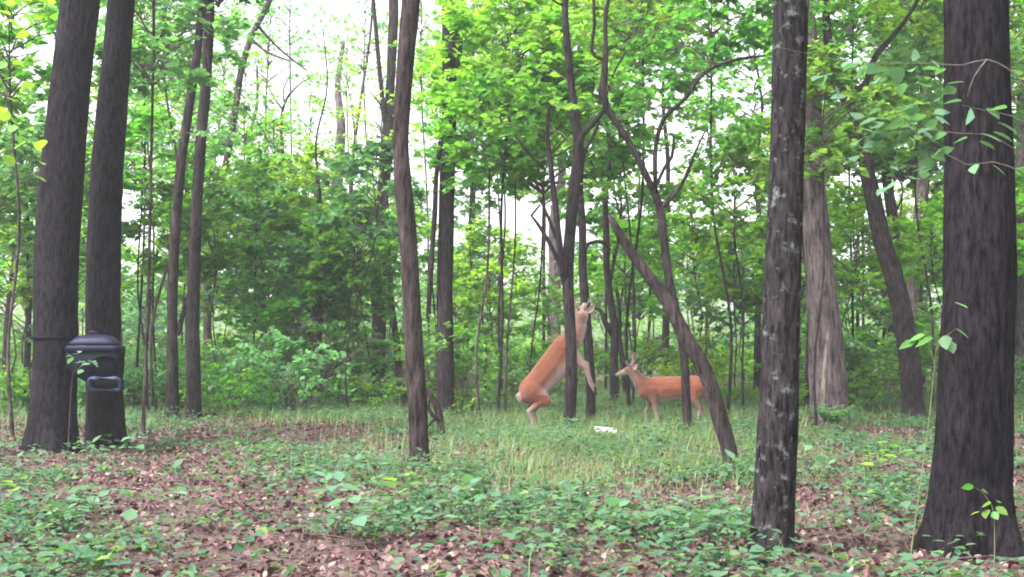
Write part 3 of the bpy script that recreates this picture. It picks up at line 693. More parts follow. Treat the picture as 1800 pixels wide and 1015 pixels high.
def blades(G, x, y, h, w, rg, bend=0.35):
    n = len(x); a = rg.uniform(0, 6.28, n); b = rg.uniform(0.05, bend, n)
    dx, dy = np.cos(a), np.sin(a); sx, sy = -dy * w, dx * w
    z0 = gz(x, y) - 0.01
    def pt(u, s):
        return np.stack([x + dx * b * h * u * u + sx * s, y + dy * b * h * u * u + sy * s, z0 + h * u * (1 - 0.25 * b * u)], 1)
    V = np.stack([pt(0, -1), pt(0, 1), pt(0.55, 0.8), pt(0.55, -0.8), pt(1, 0.15), pt(1, -0.15)], 1)
    Q = np.array([(0, 1, 2, 3), (3, 2, 4, 5)])[None] + (np.arange(n) * 6)[:, None, None]
    G.add(V.reshape(-1, 3), Q.reshape(-1, 4))
G = Geo()
x, y = wedge(115000, 7.5, 36, rg, 1.0)
keep = rg.uniform(0, 1, len(x)) < np.clip((patch(x, y, 1.7, 1.3) - 0.2) * 1.6, 0.05, 1) * grass_zone(x, y) * (1 - 0.8 * litter_zone(x, y))
x, y = x[keep], y[keep]
blades(G, x, y, rg.uniform(0.05, 0.24, len(x)), 0.003 + 0.00010 * y, rg, 1.5)
x, y = wedge(70000, 21, 48, rg, 1.0)
keep = rg.uniform(0, 1, len(x)) < np.clip((patch(x, y, 1.2, .3) - 0.15) * 1.8, 0.1, 1) * (1 - 0.7 * litter_zone(x, y))
x, y = x[keep], y[keep]
blades(G, x, y, rg.uniform(0.08, 0.36, len(x)), 0.0035 + 0.00013 * y, rg, 1.3)
x, y = wedge(75000, 12.5, 24, rg, 1.0)
px_ = pxof(x, y)
keep = rg.uniform(0, 1, len(x)) < np.exp(-((px_ - 1060) / 300) ** 2) * np.clip((patch(x, y, 1.9, 2.2) - 0.35) * 2.6, 0.06, 1)
x, y = x[keep], y[keep]
blades(G, x, y, rg.uniform(0.10, 0.44, len(x)), 0.0025 + 0.00006 * y, rg, 1.3)
tag(G.obj('grass', M['grass'], None, False), 'thin green forest grass growing in loose patches', None, None, 'stuff')

# ------------------------------------------------------------------ seedlings, each with its own leaves
LEAF8 = np.array([(0, 0, 0), (0.12, 0.22, .03), (0.38, 0.40, .05), (0.7, 0.28, .02), (1, 0, -.08), (0.7, -0.28, .02), (0.38, -0.40, .05), (0.12, -0.22, .03), (0.4, 0, -.015)])
LEAF8_T = [(0, 8, 1), (1, 8, 2), (2, 8, 3), (3, 8, 4), (4, 8, 5), (5, 8, 6), (6, 8, 7), (7, 8, 0)]
leaf_me = {}
def leaf_part(parent, pos, heading, pitch, roll, size, material='herb', width=1.0):
    if material not in leaf_me:
        me = bpy.data.meshes.new('leaf'); me.from_pydata([tuple(v) for v in LEAF8], [], LEAF8_T); me.update(); me.materials.append(M[material]); leaf_me[material] = me
        for p in me.polygons: p.use_smooth = True
    o = bpy.data.objects.new('leaf', leaf_me[material]); COL.objects.link(o); o.parent = parent
    o.location = tuple(float(v) for v in pos); o.rotation_euler = (float(roll), float(pitch), float(heading)); o.scale = (size, size * width, size)
    return o
def make_seedling(seed, h, nleaf, size, material='herb'):
    rg = np.random.default_rng(abs(int(seed)))
    root = empty('seedling', (0, 0, 0))
    G = Geo(); tip = np.array((rg.normal(0, .02), rg.normal(0, .02), h))
    tube(G, [(0, 0, -0.03, .004), (*(tip * .5 + rg.normal(0, .008, 3)), .0035), (*tip, .002)], 5)
    for i in range(nleaf):
        u = 1 - 0.5 * (i / nleaf); a = i * 2.4 + rg.normal(0, .3)
        p0 = tip * u; p1 = p0 + 0.05 * np.array((math.cos(a), math.sin(a), 0.25))
        tube(G, [(*p0, .0018), (*p1, .0012)], 3)
        leaf_part(root, p1, a, rg.normal(0.05, .25), rg.normal(0, .25), size * rg.uniform(.75, 1.2), material, rg.uniform(.85, 1.1))
    G.obj('stem', M['stem'], root)
    return root
protos = [make_seedling(800 + i, h, n, s, m) for i, (h, n, s, m) in enumerate([(0.20, 7, 0.11, 'herb'), (0.28, 8, 0.12, 'herb'), (0.14, 5, 0.10, 'herb'), (0.30, 6, 0.13, 'leaf_lime'), (0.24, 8, 0.10, 'herb')])]
seed_spots = [(20, 830, 0), (60, 845, 1), (30, 890, 3), (110, 930, 0), (150, 912, 1), (170, 935, 4), (250, 905, 2), (150, 815, 0), (235, 810, 1), (200, 830, 4), (90, 960, 2), (220, 965, 0), (330, 930, 4), (300, 860, 0), (360, 850, 2),
    (390, 835, 1), (455, 850, 0), (510, 860, 4), (560, 880, 0), (590, 900, 1), (620, 885, 0), (640, 905, 4), (680, 900, 1), (705, 912, 3), (660, 945, 0), (620, 960, 1), (720, 950, 4), (770, 945, 2), (690, 850, 0), (660, 840, 4), (745, 840, 2), (790, 840, 1),
    (940, 890, 0), (975, 905, 1), (1000, 895, 4), (1010, 920, 0), (1060, 890, 2), (1090, 880, 0), (1120, 905, 4), (1190, 925, 2), (1080, 955, 0), (960, 950, 4), (1250, 890, 2), (1300, 850, 0), (1430, 830, 1), (1450, 850, 0), (1480, 835, 4), (1545, 850, 3), (1570, 840, 3),
    (1590, 850, 1), (1615, 835, 0), (1500, 960, 1), (1540, 965, 0), (1575, 970, 4), (1460, 900, 2), (1420, 940, 0), (1790, 940, 1), (860, 930, 4), (880, 850, 2), (820, 900, 0), (1130, 800, 0), (1180, 820, 4), (1050, 815, 1)]
for n, (px, py, k) in enumerate(seed_spots):
    src = protos[k]
    o = copy_tree(src)
    d = depth(py); p = at(px, py, d)
    rg = np.random.default_rng(900 + n)
    s = rg.uniform(0.8, 1.25)
    o.location = (p[0], d, float(gz(p[0], d))); o.rotation_euler = (0, 0, rg.uniform(0, 6.28)); o.scale = (s,) * 3
    zone = 'in the grass' if (1030 < px < 1340 and py < 900) else 'on the leaf litter'
    lab = ('yellow green' if k == 3 else 'bluish green') + f' {"tall" if k in (1, 3) else "low"} broad leaved seedling {zone} near {near_lm(px)}'.replace('on the leaf litter near', 'on leaf litter near')
    tag(o, lab, 'seedling', 'seedlings on the forest floor')
for p_ in protos:
    for c_ in list(p_.children): bpy.data.objects.remove(c_)
    bpy.data.objects.remove(p_)

# ------------------------------------------------------------------ boughs and sprigs with leaves one can pick out
def sprig_plant(name, label, cat, base_px, d, paths, leaf_list, material='leaf_lime', stem='twig', thick=0.006):
    """paths: lists of (px, py, depth offset); leaf_list: (px, py, depth offset, heading deg, pitch, roll, size m)"""
    b = at(base_px[0], base_px[1], d); b[2] = gz(b[0], b[1])
    root = empty(name, b, label, cat)
    G = Geo()
    for i, pth in enumerate(paths):
        q = [[*at(px, py, d + dd), thick * (1 - 0.8 * k / max(1, len(pth) - 1)) * (1.6 if i == 0 else 1)] for k, (px, py, dd) in enumerate(pth)]
        if i == 0: q[0][2] = b[2] - 0.05
        tube(G, q, 6, 0.06, 0.05, seed=i)
    G.obj('stem', M[stem], root, True, b)
    for (px, py, dd, hd, pi_, ro, s) in leaf_list:
        leaf_part(root, at(px, py, d + dd) - b, R(hd), pi_, ro, s, material)
    return root
def bough_leaves(px0, py0, px1, py1, n, s0, s1, seed, dd=0.0, spread=22):
    rg = np.random.default_rng(seed); L = []
    for i in range(n):
        u = (i + rg.uniform(0, 1)) / n
        L.append((px0 + (px1 - px0) * u + rg.normal(0, spread * .4), py0 + (py1 - py0) * u + rg.normal(0, spread), dd + rg.normal(0, 0.15), rg.uniform(0, 360), rg.normal(0.25, 0.3), rg.normal(0, 0.45), rg.uniform(s0, s1)))
    return L
d7 = 7.4
lv = [(1700, 205, 0, 265, 0.2, 1.35, 0.13), (1735, 190, 0, 20, 0.55, 0.15, 0.11), (1752, 215, 0, -15, 0.5, 0.1, 0.13), (1745, 232, 0, -10, 0.45, 0.05, 0.13), (1725, 235, 0, -20, 0.4, 0.2, 0.13), (1690, 178, 0, 185, 0.1, 0.05, 0.12),
      (1700, 243, 0, 195, 0.3, 0.2, 0.10), (1722, 248, 0.05, 10, 0.4, 0.1, 0.11), (1770, 190, -.05, 190, 0.1, 0.15, 0.12), (1665, 235, 0, 170, 0.35, 0.3, 0.12), (1640, 225, 0, 200, 0.3, -.2, 0.12), (1610, 232, .05, 160, 0.3, 0.4, 0.13),
      (1712, 290, 0, 250, 0.7, 0.5, 0.09), (1745, 290, 0, -20, 0.7, 0.1, 0.10), (1660, 262, 0, 200, 0.5, 0.4, 0.12), (1590, 215, .1, 180, 0.3, 0.5, 0.13), (1560, 235, .1, 190, 0.3, 0.4, 0.13), (1680, 155, 0, 120, 0.1, 0.6, 0.10)]
lv += bough_leaves(1500, 235, 1665, 190, 30, 0.09, 0.13, 31, 0.15, 24) + bough_leaves(1440, 150, 1650, 112, 26, 0.08, 0.12, 32, 0.15, 22) + bough_leaves(1560, 320, 1660, 265, 16, 0.08, 0.12, 33, 0.1, 18)
sprig_plant('leafy_sapling', 'leafy sapling bough hanging in front of the widest furrowed trunk, leaves catching light', 'sapling', (1880, 1010), d7,
    [[(1880, 1015, 0), (1872, 800, 0), (1868, 560, 0), (1860, 400, 0), (1845, 280, 0), (1820, 160, 0), (1800, 20, 0)],
     [(1852, 330, 0), (1790, 268, 0), (1740, 238, 0), (1690, 235, 0), (1640, 230, .05), (1570, 228, .1), (1490, 240, .15)],
     [(1835, 240, 0), (1780, 205, 0), (1735, 195, 0), (1690, 185, 0)], [(1850, 340, 0), (1790, 300, 0), (1745, 285, 0), (1700, 290, 0), (1655, 268, 0), (1600, 295, .05), (1550, 325, .1)],
     [(1826, 190, 0), (1770, 120, 0), (1735, 105, 0), (1690, 115, .1), (1640, 112, .1), (1560, 112, .1), (1470, 105, .1), (1420, 95, .1), (1365, 82, .1)],
     [(1735, 105, 0), (1712, 135, 0), (1700, 170, 0)]], lv, 'herb', 'twig', 0.005)
lv = [(1655, 536, 0, 175, .3, .2, .1), (1678, 532, 0, 10, .3, .2, .1), (1660, 590, 0, 260, .9, .4, .11), (1680, 578, 0, -10, .6, .2, .1), (1640, 595, 0, 180, .4, .5, .13), (1625, 590, .1, 190, .3, .5, .13), (1610, 600, .1, 160, .4, .5, .12), (1668, 600, 0, 285, 1.0, .3, .09)]
sprig_plant('leafy_sapling', 'slender sapling with drooping leaves at the near edge of the widest trunk', 'sapling', (1596, 1000), 8.0,
    [[(1596, 990, 0), (1618, 850, 0), (1634, 730, 0), (1644, 630, 0), (1655, 530, 0)], [(1646, 615, 0), (1665, 590, 0), (1680, 578, 0)], [(1643, 640, 0), (1630, 605, 0), (1610, 598, .1)]], lv, 'leaf_cool', 'stem', 0.0035)
lv = [(1712, 856, 0, 160, .1, .9, .075), (1726, 862, 0, 20, .4, .5, .06), (1742, 885, 0, 200, .2, .7, .08), (1750, 892, 0, 330, .5, .6, .085), (1735, 896, 0, 240, .6, .5, .08), (1752, 880, 0, 60, .2, .5, .075), (1722, 900, 0, 170, .3, .3, .06), (1745, 900, -.02, 280, .6, .6, .07)]
sprig_plant('oak_seedling', 'bright small seedling against the foot of the widest furrowed trunk', 'seedling', (1746, 985), 7.9,
    [[(1746, 985, 0), (1748, 940, 0), (1744, 890, 0), (1728, 866, 0), (1714, 857, 0)], [(1746, 905, 0), (1735, 898, 0), (1724, 901, 0)]], lv, 'leaf', 'stem', 0.0025)
lv = bough_leaves(120, 626, 168, 640, 15, 0.07, 0.12, 5, 0, 7)
sprig_plant('leafy_sapling', 'small pale leaved sapling standing in front of the feeder', 'sapling', (118, 815), 15.6,
    [[(118, 815, 0), (122, 740, 0), (126, 680, 0), (130, 650, 0), (140, 634, 0)], [(130, 655, 0), (150, 640, 0), (170, 642, 0)]], lv, 'herb', 'twig', 0.003)
# overhanging sapling at the edge beside the feeder trees
lv = bough_leaves(-30, 20, 85, 20, 22, 0.11, 0.17, 6, 0, 22) + bough_leaves(-20, 90, 50, 130, 12, 0.11, 0.17, 7, 0, 30) + bough_leaves(-20, 240, 60, 260, 12, 0.13, 0.2, 8, 0, 40)
sprig_plant('leafy_sapling', 'yellow green sapling overhanging the edge of the view beside the feeder tree', 'sapling', (-60, 860), 13.0,
    [[(-60, 850, 0), (-62, 600, 0), (-50, 300, 0), (-45, 60, 0), (-20, -60, 0)], [(-50, 100, 0), (20, 30, 0), (100, 20, 0)], [(-52, 260, 0), (0, 150, 0), (60, 140, 0)], [(-52, 380, 0), (0, 270, 0), (60, 255, 0)]], lv, 'leaf_lime', 'twig', 0.011)
# dark fern clump at the foot of the grey trunk
rg = np.random.default_rng(63)
b = at(1462, 768, 20.6); b[2] = gz(b[0], b[1])
root = empty('fern', b, 'dark grey green fern clump at the foot of the pale grey trunk', 'fern')
for n in range(16):
    a = n * 0.393 + rg.normal(0, .15); G = Geo(); L = rg.uniform(0.35, 0.55); pts = []
    for u in np.linspace(0, 1, 9):
        pts.append(np.array((math.cos(a) * L * u, math.sin(a) * L * u, 0.12 + 0.52 * L * math.sin(u * 2.3))))
    pts = np.array(pts)
    pos = np.repeat(pts[1:], 4, 0); sg = np.tile((1, -1, 1, -1), 8)
    pos = pos + rg.normal(0, .012, pos.shape)
    hd = np.stack([-math.sin(a) * sg + .4 * math.cos(a), math.cos(a) * sg + .4 * math.sin(a), np.full(32, -.15)], 1)
    sz = 0.13 * np.repeat(np.linspace(1, .25, 8), 4)
    leaves(G, pos, np.tile((0, 0, 1.0), (32, 1)) + rg.normal(0, .2, (32, 3)), hd, sz, 0.55)
    tube(G, [(*(p * 1.0), .004) for p in pts], 3)
    G.obj('frond', M['leaf_cool'], root, False)

# ------------------------------------------------------------------ logs, sticks and brush
def stick(name, label, cat, pts, d, bark='bark_mid', sides=10, group=None, dd=None, branches=(), lift=0.0):
    P = [[*at(px, py, (d if dd is None else d + dd[n])), 0.5 * w * d / F] for n, (px, py, w) in enumerate(pts)]
    c = np.mean(np.array(P)[:, :3], 0); c[2] = gz(c[0], c[1])
    G = Geo(); tube(G, P, sides, 0.12, 0.10, seed=int(pts[0][0]))
    ends = np.array(P)
    o = G.obj(name, M[bark], None, True, c); o.location = tuple(c)
    tag(o, label, cat, group)
    for bnum, br in enumerate(branches):
        q = [[*at(px, py, d + bd), 0.5 * w * d / F] for (px, py, w, bd) in br]
        G = Geo(); tube(G, q, 6, 0.12, 0.08, seed=bnum); G.obj('side_branch', M[bark], o, True, c)
    return o
stick('fallen_log', 'short dark log lying at the foot of the thread thin stem', 'log', [(548, 689, 2), (552, 690, 9), (580, 691, 10), (612, 694, 12), (620, 695, 3)], 35, 'bark_mid')
stick('fallen_log', 'dark rotten log lying across the foot of the knotted trunk', 'log', [(644, 700, 3), (648, 701, 15), (672, 698, 18), (692, 703, 14), (706, 708, 2)], 33.5, 'bark_mid', branches=[[(655, 700, 8, -.1), (668, 690, 8, -.2), (678, 692, 3, -.3)]])
stick('fallen_log', 'grey log half hidden in greenery beyond the high forking tree', 'log', [(836, 710, 2), (842, 712, 9), (875, 713, 11), (905, 720, 10), (914, 722, 2)], 29.5, 'bark_far')
stick('fallen_log', 'low dark log lying by the foot of the close pair of stems', 'log', [(350, 735, 2), (356, 734, 9), (390, 733, 11), (418, 735, 8), (424, 735, 2)], 25.0, 'bark_mid')
stick('fallen_log', 'dark log at the edge of the view beside the wider feeder tree', 'log', [(-20, 702, 8), (0, 703, 11), (28, 706, 12), (46, 708, 9), (50, 708, 2)], 31, 'bark_mid')
stick('fallen_branch', 'crooked dark branch rising out of the brush beyond the close pair of stems', 'branch', [(400, 672, 3), (412, 658, 5), (440, 648, 6), (470, 634, 6), (485, 622, 6), (497, 592, 5), (518, 563, 3)], 36, 'bark_black', 8, dd=[0, 0, 0, .1, .2, .3, .4], branches=[[(482, 628, 4, .2), (500, 640, 3, .1), (515, 655, 2, 0)]])
stick('stick', 'long pale stick resting on the ground by the root of the widest tree', 'stick', [(1538, 912, 4), (1560, 921, 5), (1590, 938, 5), (1620, 958, 4), (1640, 972, 3)], 9.1, 'wood_pale', 8, dd=[.9, .75, .4, 0, -.3])
stick('stick', 'thin dark bent stick on the leaf litter near the lichen spotted tree', 'stick', [(1488, 925, 3), (1500, 910, 4), (1520, 892, 4), (1545, 878, 2)], 10.3, 'bark_mid', 7, dd=[-.4, 0, .5, .9])
stick('stick', 'pale bare stick lying on the leaves in front of the black forked tree', 'stick', [(1075, 925, 3), (1110, 924, 5), (1140, 928, 6), (1168, 936, 5)], 9.85, 'wood_pale', 8)
stick('stick', 'dark curved stick among seedlings below the rearing deer', 'stick', [(992, 940, 4), (1012, 932, 7), (1040, 926, 7), (1055, 930, 4)], 9.9, 'bark_mid', 8)
stick('stick', 'thin arched twig over the leaf litter below the rearing deer', 'stick', [(900, 918, 3), (918, 908, 3), (945, 903, 3), (968, 910, 2)], 10.5, 'twig_pale', 6)
stick('stick', 'dark rotting stick on the leaf litter in front of the feeder trees', 'stick', [(60, 902, 4), (85, 906, 8), (120, 908, 8), (150, 908, 4)], 10.4, 'bark_mid', 8)
stick('dead_stub', 'short dark upright stub standing in the grass', 'stub', [(1030, 874, 6), (1027, 860, 5), (1025, 846, 3)], 12.0, 'bark_black', 8)
# broken stump by the forking tree
o = stick('stump', 'small jagged dead stump at the foot of the high forking tree', 'stump', [(777, 772, 13), (774, 740, 13), (768, 715, 13), (757, 697, 11), (750, 684, 8), (747, 678, 2)], 19.6, 'bark_brown', 14,
          branches=[[(773, 738, 9, -.05), (760, 730, 7, -.1), (752, 715, 6, -.1), (757, 700, 3, -.1)], [(770, 735, 7, 0), (758, 742, 5, -.1), (752, 752, 3, -.15)]])
# brush pile
rg = np.random.default_rng(88)
pc = at(480, 640, 50); pc[2] = gz(pc[0], pc[1])
root = empty('brush_pile', pc, 'tangled grey pile of dead brush beyond the close pair of stems', 'brush pile')
for n in range(90):
    p0 = np.array((rg.normal(0, 1.3), rg.normal(0, .5), rg.uniform(0, .5)))
    dr = np.array((rg.normal(0, 1), rg.normal(0, .4), abs(rg.normal(0.15, .35)))); dr /= np.linalg.norm(dr)
    L = rg.uniform(.6, 1.8)
    G = Geo(); tube(G, [(*p0, .025), (*(p0 + dr * L * .5 + rg.normal(0, .08, 3)), .018), (*(p0 + dr * L), .006)], 5)
    G.obj('dead_branch', M['bark_far'] if n % 3 else M['twig_pale'], root, True)
# hanging dead limbs in the bright gap belong to a dead snag
tree('dead_sapling', 'bare dead snag with forked limbs seen against the bright gap of sky', 'dead tree', 'bark_far',
     [(505, 655, 9), (503, 540, 8), (500, 400, 8), (497, 280, 7), (498, 190, 5), (502, 178, 5), (525, 150, 3), (546, 136, 2)], 44, forks=[[(500, 182, 4), (498, 160, 3), (512, 128, 2)], [(498, 195, 4), (482, 172, 3), (470, 150, 2)]], sides=8, top=None, seed=60)

# ------------------------------------------------------------------ feed tub strapped to the dark trunk
def rr_ring(w, d, r, n=5):
    pts = []
    for cx, cy, a0 in ((w / 2 - r, d / 2 - r, 0), (-w / 2 + r, d / 2 - r, 90), (-w / 2 + r, -d / 2 + r, 180), (w / 2 - r, -d / 2 + r, 270)):
        for k in range(n):
            a = R(a0 + 90 * k / (n - 1)); pts.append((cx + r * math.cos(a), cy + r * math.sin(a)))
    return np.array(pts)
def loft(G, rings):
    """rings: (z, cx, cy, w, d, r); closed at both ends"""
    first = True; off = G.n; Vs = []
    for (z, cx, cy, w, d, r) in rings:
        q = rr_ring(w, d, r); Vs.append(np.column_stack([q[:, 0] + cx, q[:, 1] + cy, np.full(len(q), z)]))
    m = len(Vs[0])
    lo, hi = Vs[0].mean(0), Vs[-1].mean(0)
    Vs = [np.tile(lo, (m, 1)) + (Vs[0] - lo) * 1e-3] + Vs + [np.tile(hi, (m, 1)) + (Vs[-1] - hi) * 1e-3]
    n = len(Vs); i = np.arange(n - 1)[:, None] * m; j = np.arange(m)[None, :]; j2 = (j + 1) % m
    Q = np.stack([i + j, i + j2, i + m + j2, i + m + j], -1).reshape(-1, 4)
    G.add(np.concatenate(Vs), Q)
M['tub'] = plain_mat('dark_plastic', (0.003, 0.0055, 0.009), 0.6, 0.2, 12, 0.04)
M['lid'] = plain_mat('purple_black_plastic', (0.008, 0.0085, 0.026), 0.5, 0.2, 12, 0.13)
M['tray'] = plain_mat('blue_grey_plastic', (0.026, 0.034, 0.075), 0.5, 0.2, 12, 0.2)
M['shade_fill'] = plain_mat('trough_shade_fill', (0.002, 0.002, 0.003), 0.8, 0.2, 12, 0.03)  # near-black colour stands in for the shade inside the trough
fd = 16.32
fb = at(170, 686, fd)
feeder = empty('wildlife_feeder', fb, 'dark plastic lidded feeder with a trough strapped between the two dark trunks', 'feeder')
G = Geo(); loft(G, [(0.03, 0.16, 0.0, 0.30, 0.22, .05), (0.10, 0.10, 0, 0.40, 0.27, .05), (0.22, 0.0, 0, 0.62, 0.32, .05), (0.26, -0.02, 0, 0.66, 0.34, .05), (0.50, -0.02, 0, 0.68, 0.35, .05)]); G.obj('hopper', M['tub'], feeder)
G = Geo(); loft(G, [(0.495, -0.02, 0, 0.67, 0.36, .06), (0.505, -0.02, 0, 0.69, 0.39, .07), (0.56, -0.02, 0, 0.69, 0.39, .07), (0.57, -0.02, 0, 0.67, 0.37, .07)]); rim = G.obj('rim', M['lid'], feeder)
G = Geo(); loft(G, [(0.572, -0.03, 0, 0.62, 0.34, .08), (0.61, -0.03, 0, 0.61, 0.34, .09), (0.655, -0.03, 0, 0.54, 0.29, .10), (0.69, -0.03, 0, 0.42, 0.22, .09), (0.712, -0.03, 0, 0.24, 0.12, .05)]); lid = G.obj('lid', M['lid'], feeder)
G = Geo(); tube(G, [(-0.11, -.04, .695, .016), (-0.10, -.04, .735, .016), (-.05, -.04, .75, .016), (0.0, -.04, .735, .016), (0.01, -.04, .695, .016)], 8, .03); G.obj('handle', M['lid'], lid)
G = Geo()
pan = [(0.135, -.19), (0.30, -.19)]
arch = []
for k in range(13):
    a = PI * k / 12; arch.append((0.17 - 0.165 * math.cos(a) * 1.0, 0.34 + 0.10 * math.sin(a)))
prof = [(0.005, 0.16)] + arch + [(0.335, 0.16)]
pv = []
for yy in (-0.15, -0.235): pv += [(a, yy, b_) for a, b_ in prof]
pn = len(prof)
pq = [(k, k + 1, pn + k + 1, pn + k) for k in range(pn - 1)]
cen = [(0.17, -0.240, 0.26)]
G.add(np.array(pv), np.array(pq))
G.add(np.array([(a, -0.235, b_) for a, b_ in prof] + cen), np.array([(k, k + 1, pn, pn) for k in range(pn - 1)]))
G.obj('chute', M['tub'], feeder, False)
G = Geo()
fr = []
q = rr_ring(0.36, 0.17, 0.06, 6)
loop = np.vstack([q, q[:1], q[1:2]])
tr_ = [(0.20 + a * 1.08, -0.30 - 0.5 * b_ * 0.9, 0.085 + b_ * 0.92, 0.026) for a, b_ in loop]
tube(G, tr_, 8); trough = G.obj('trough', M['tray'], feeder)
G = Geo(); loft(G, [(-0.01, 0.19, -0.13, 0.30, 0.10, .045), (0.03, 0.20, -0.16, 0.37, 0.16, .05), (0.12, 0.20, -0.14, 0.37, 0.14, .05), (0.165, 0.19, -0.12, 0.34, 0.1, .045)]); G.obj('trough_shade_fill', M['shade_fill'], trough)  # solid dark block behind the frame, painted as the shaded opening
# strap round the trunk
G = Geo(); tc_ = at(98, 594, 16.4) - fb; rad = 0.30; ringp = []
for k in range(40):
    a = 2 * PI * k / 40; ringp.append((tc_[0] + rad * math.cos(a), tc_[1] + rad * math.sin(a)))
sv = []; sq = []
for k, (a, b_) in enumerate(ringp):
    for rr_, zz in ((0, -.022), (0.006, -.022), (0.006, .022), (0, .022)):
        u = np.array((a - tc_[0], b_ - tc_[1])); u /= np.linalg.norm(u); sv.append((a + u[0] * rr_, b_ + u[1] * rr_, tc_[2] + zz))
for k in range(40):
    for j_ in range(4): sq.append((k * 4 + j_, k * 4 + (j_ + 1) % 4, ((k + 1) % 40) * 4 + (j_ + 1) % 4, ((k + 1) % 40) * 4 + j_))
G.add(np.array(sv), np.array(sq)); G.obj('strap', M['tub'], feeder, False)

# white mineral block in the grass
bm = bmesh.new(); bmesh.ops.create_cube(bm, size=1)
bmesh.ops.scale(bm, vec=(0.29, 0.20, 0.075), verts=bm.verts)
bmesh.ops.bevel(bm, geom=bm.edges[:] + bm.verts[:], offset=0.02, segments=3, profile=0.6, affect='EDGES')
for v in bm.verts: v.co.z += -0.03 * v.co.x + 0.006 * math.sin(31 * v.co.x)
me = bpy.data.meshes.new('mineral_block'); bm.to_mesh(me); bm.free()
for p in me.polygons: p.use_smooth = True
me.materials.append(plain_mat('white_salt', (0.62, 0.58, 0.58), 0.75, 0.06, 25))
o = bpy.data.objects.new('mineral_block', me); COL.objects.link(o)
p = at(1065, 779, depth(779)); o.location = (p[0], p[1], gz(p[0], p[1]) + 0.12); o.rotation_euler = (0.03, 0.04, 0.2)
tag(o, 'flat white mineral lick block lying in the grass below the rearing deer', 'mineral block')

# ------------------------------------------------------------------ the two deer
fur, nt, bs, out = mat('deer_coat')
at_ = nt.nodes.new('ShaderNodeVertexColor'); at_.layer_name = 'coat'
tc = nt.nodes.new('ShaderNodeTexCoord')
nf_ = nt.nodes.new('ShaderNodeTexNoise'); nf_.inputs['Scale'].default_value = 45; nf_.inputs['Detail'].default_value = 5
nf_.inputs['Roughness'].default_value = 0.75; nt.links.new(tc.outputs['Object'], nf_.inputs[0])
rf = ramp(nt, [(0.3, (0.5, 0.5, 0.52)), (0.7, (1.4, 1.36, 1.3))]); nt.links.new(nf_.outputs[0], rf.inputs[0])
mf = nt.nodes.new('ShaderNodeMix'); mf.data_type = 'RGBA'; mf.blend_type = 'MULTIPLY'; mf.inputs[0].default_value = 1
nt.links.new(at_.outputs[0], mf.inputs[6]); nt.links.new(rf.outputs[0], mf.inputs[7]); nt.links.new(mf.outputs[2], bs.inputs['Base Color'])
bs.inputs['Roughness'].default_value = 0.85; bs.inputs['Specular IOR Level'].default_value = 0.2
bs.inputs['Sheen Weight'].default_value = 0.25
b_ = nt.nodes.new('ShaderNodeBump'); b_.inputs['Strength'].default_value = 0.8; b_.inputs['Distance'].default_value = 0.01
nt.links.new(nf_.outputs[0], b_.inputs['Height']); nt.links.new(b_.outputs[0], bs.inputs['Normal'])
M['fur'] = fur
M['dark_fur'] = plain_mat('dark_fur', (0.03, 0.022, 0.02), 0.6)
M['eye'] = plain_mat('eye', (0.008, 0.006, 0.005), 0.08, 0.1, 10, 0.6)
M['white_fur'] = plain_mat('white_fur', (0.6, 0.53, 0.5), 0.85)
M['ear_fur'] = plain_mat('ear_fur', (0.34, 0.22, 0.19), 0.85)
M['velvet'] = plain_mat('velvet', (0.15, 0.11, 0.105), 0.9)
def deer_body(root, bones, coat, voxel=0.011):
    bm = bmesh.new()
    for (p0, r0, p1, r1, ys) in bones:
        p0, p1 = Vector(p0), Vector(p1)
        n = max(2, int((p1 - p0).length / (0.28 * min(r0, r1))) + 1)
        for k in range(n + 1):
            t = k / n; r = r0 + (r1 - r0) * t
            bmesh.ops.create_icosphere(bm, subdivisions=2, radius=r, matrix=Matrix.Translation(p0.lerp(p1, t)) @ Matrix.Diagonal((1, ys, 1, 1)))
    me = bpy.data.meshes.new('body'); bm.to_mesh(me); bm.free()
    o = bpy.data.objects.new('body', me); COL.objects.link(o)
    m1 = o.modifiers.new('remesh', 'REMESH'); m1.mode = 'VOXEL'; m1.voxel_size = voxel
    m2 = o.modifiers.new('smooth', 'SMOOTH'); m2.factor = 0.5; m2.iterations = 7
    bpy.context.view_layer.update()
    me2 = bpy.data.meshes.new_from_object(o.evaluated_get(bpy.context.evaluated_depsgraph_get()))
    o.modifiers.clear(); o.data = me2; me2.name = 'body'; o.parent = root
    for p in me2.polygons: p.use_smooth = True
    ca = me2.color_attributes.new('coat', 'FLOAT_COLOR', 'POINT')
    for v in me2.vertices: ca.data[v.index].color = (*coat(v.co, v.normal), 1)
    me2.materials.clear(); me2.materials.append(M['fur'])
    return o
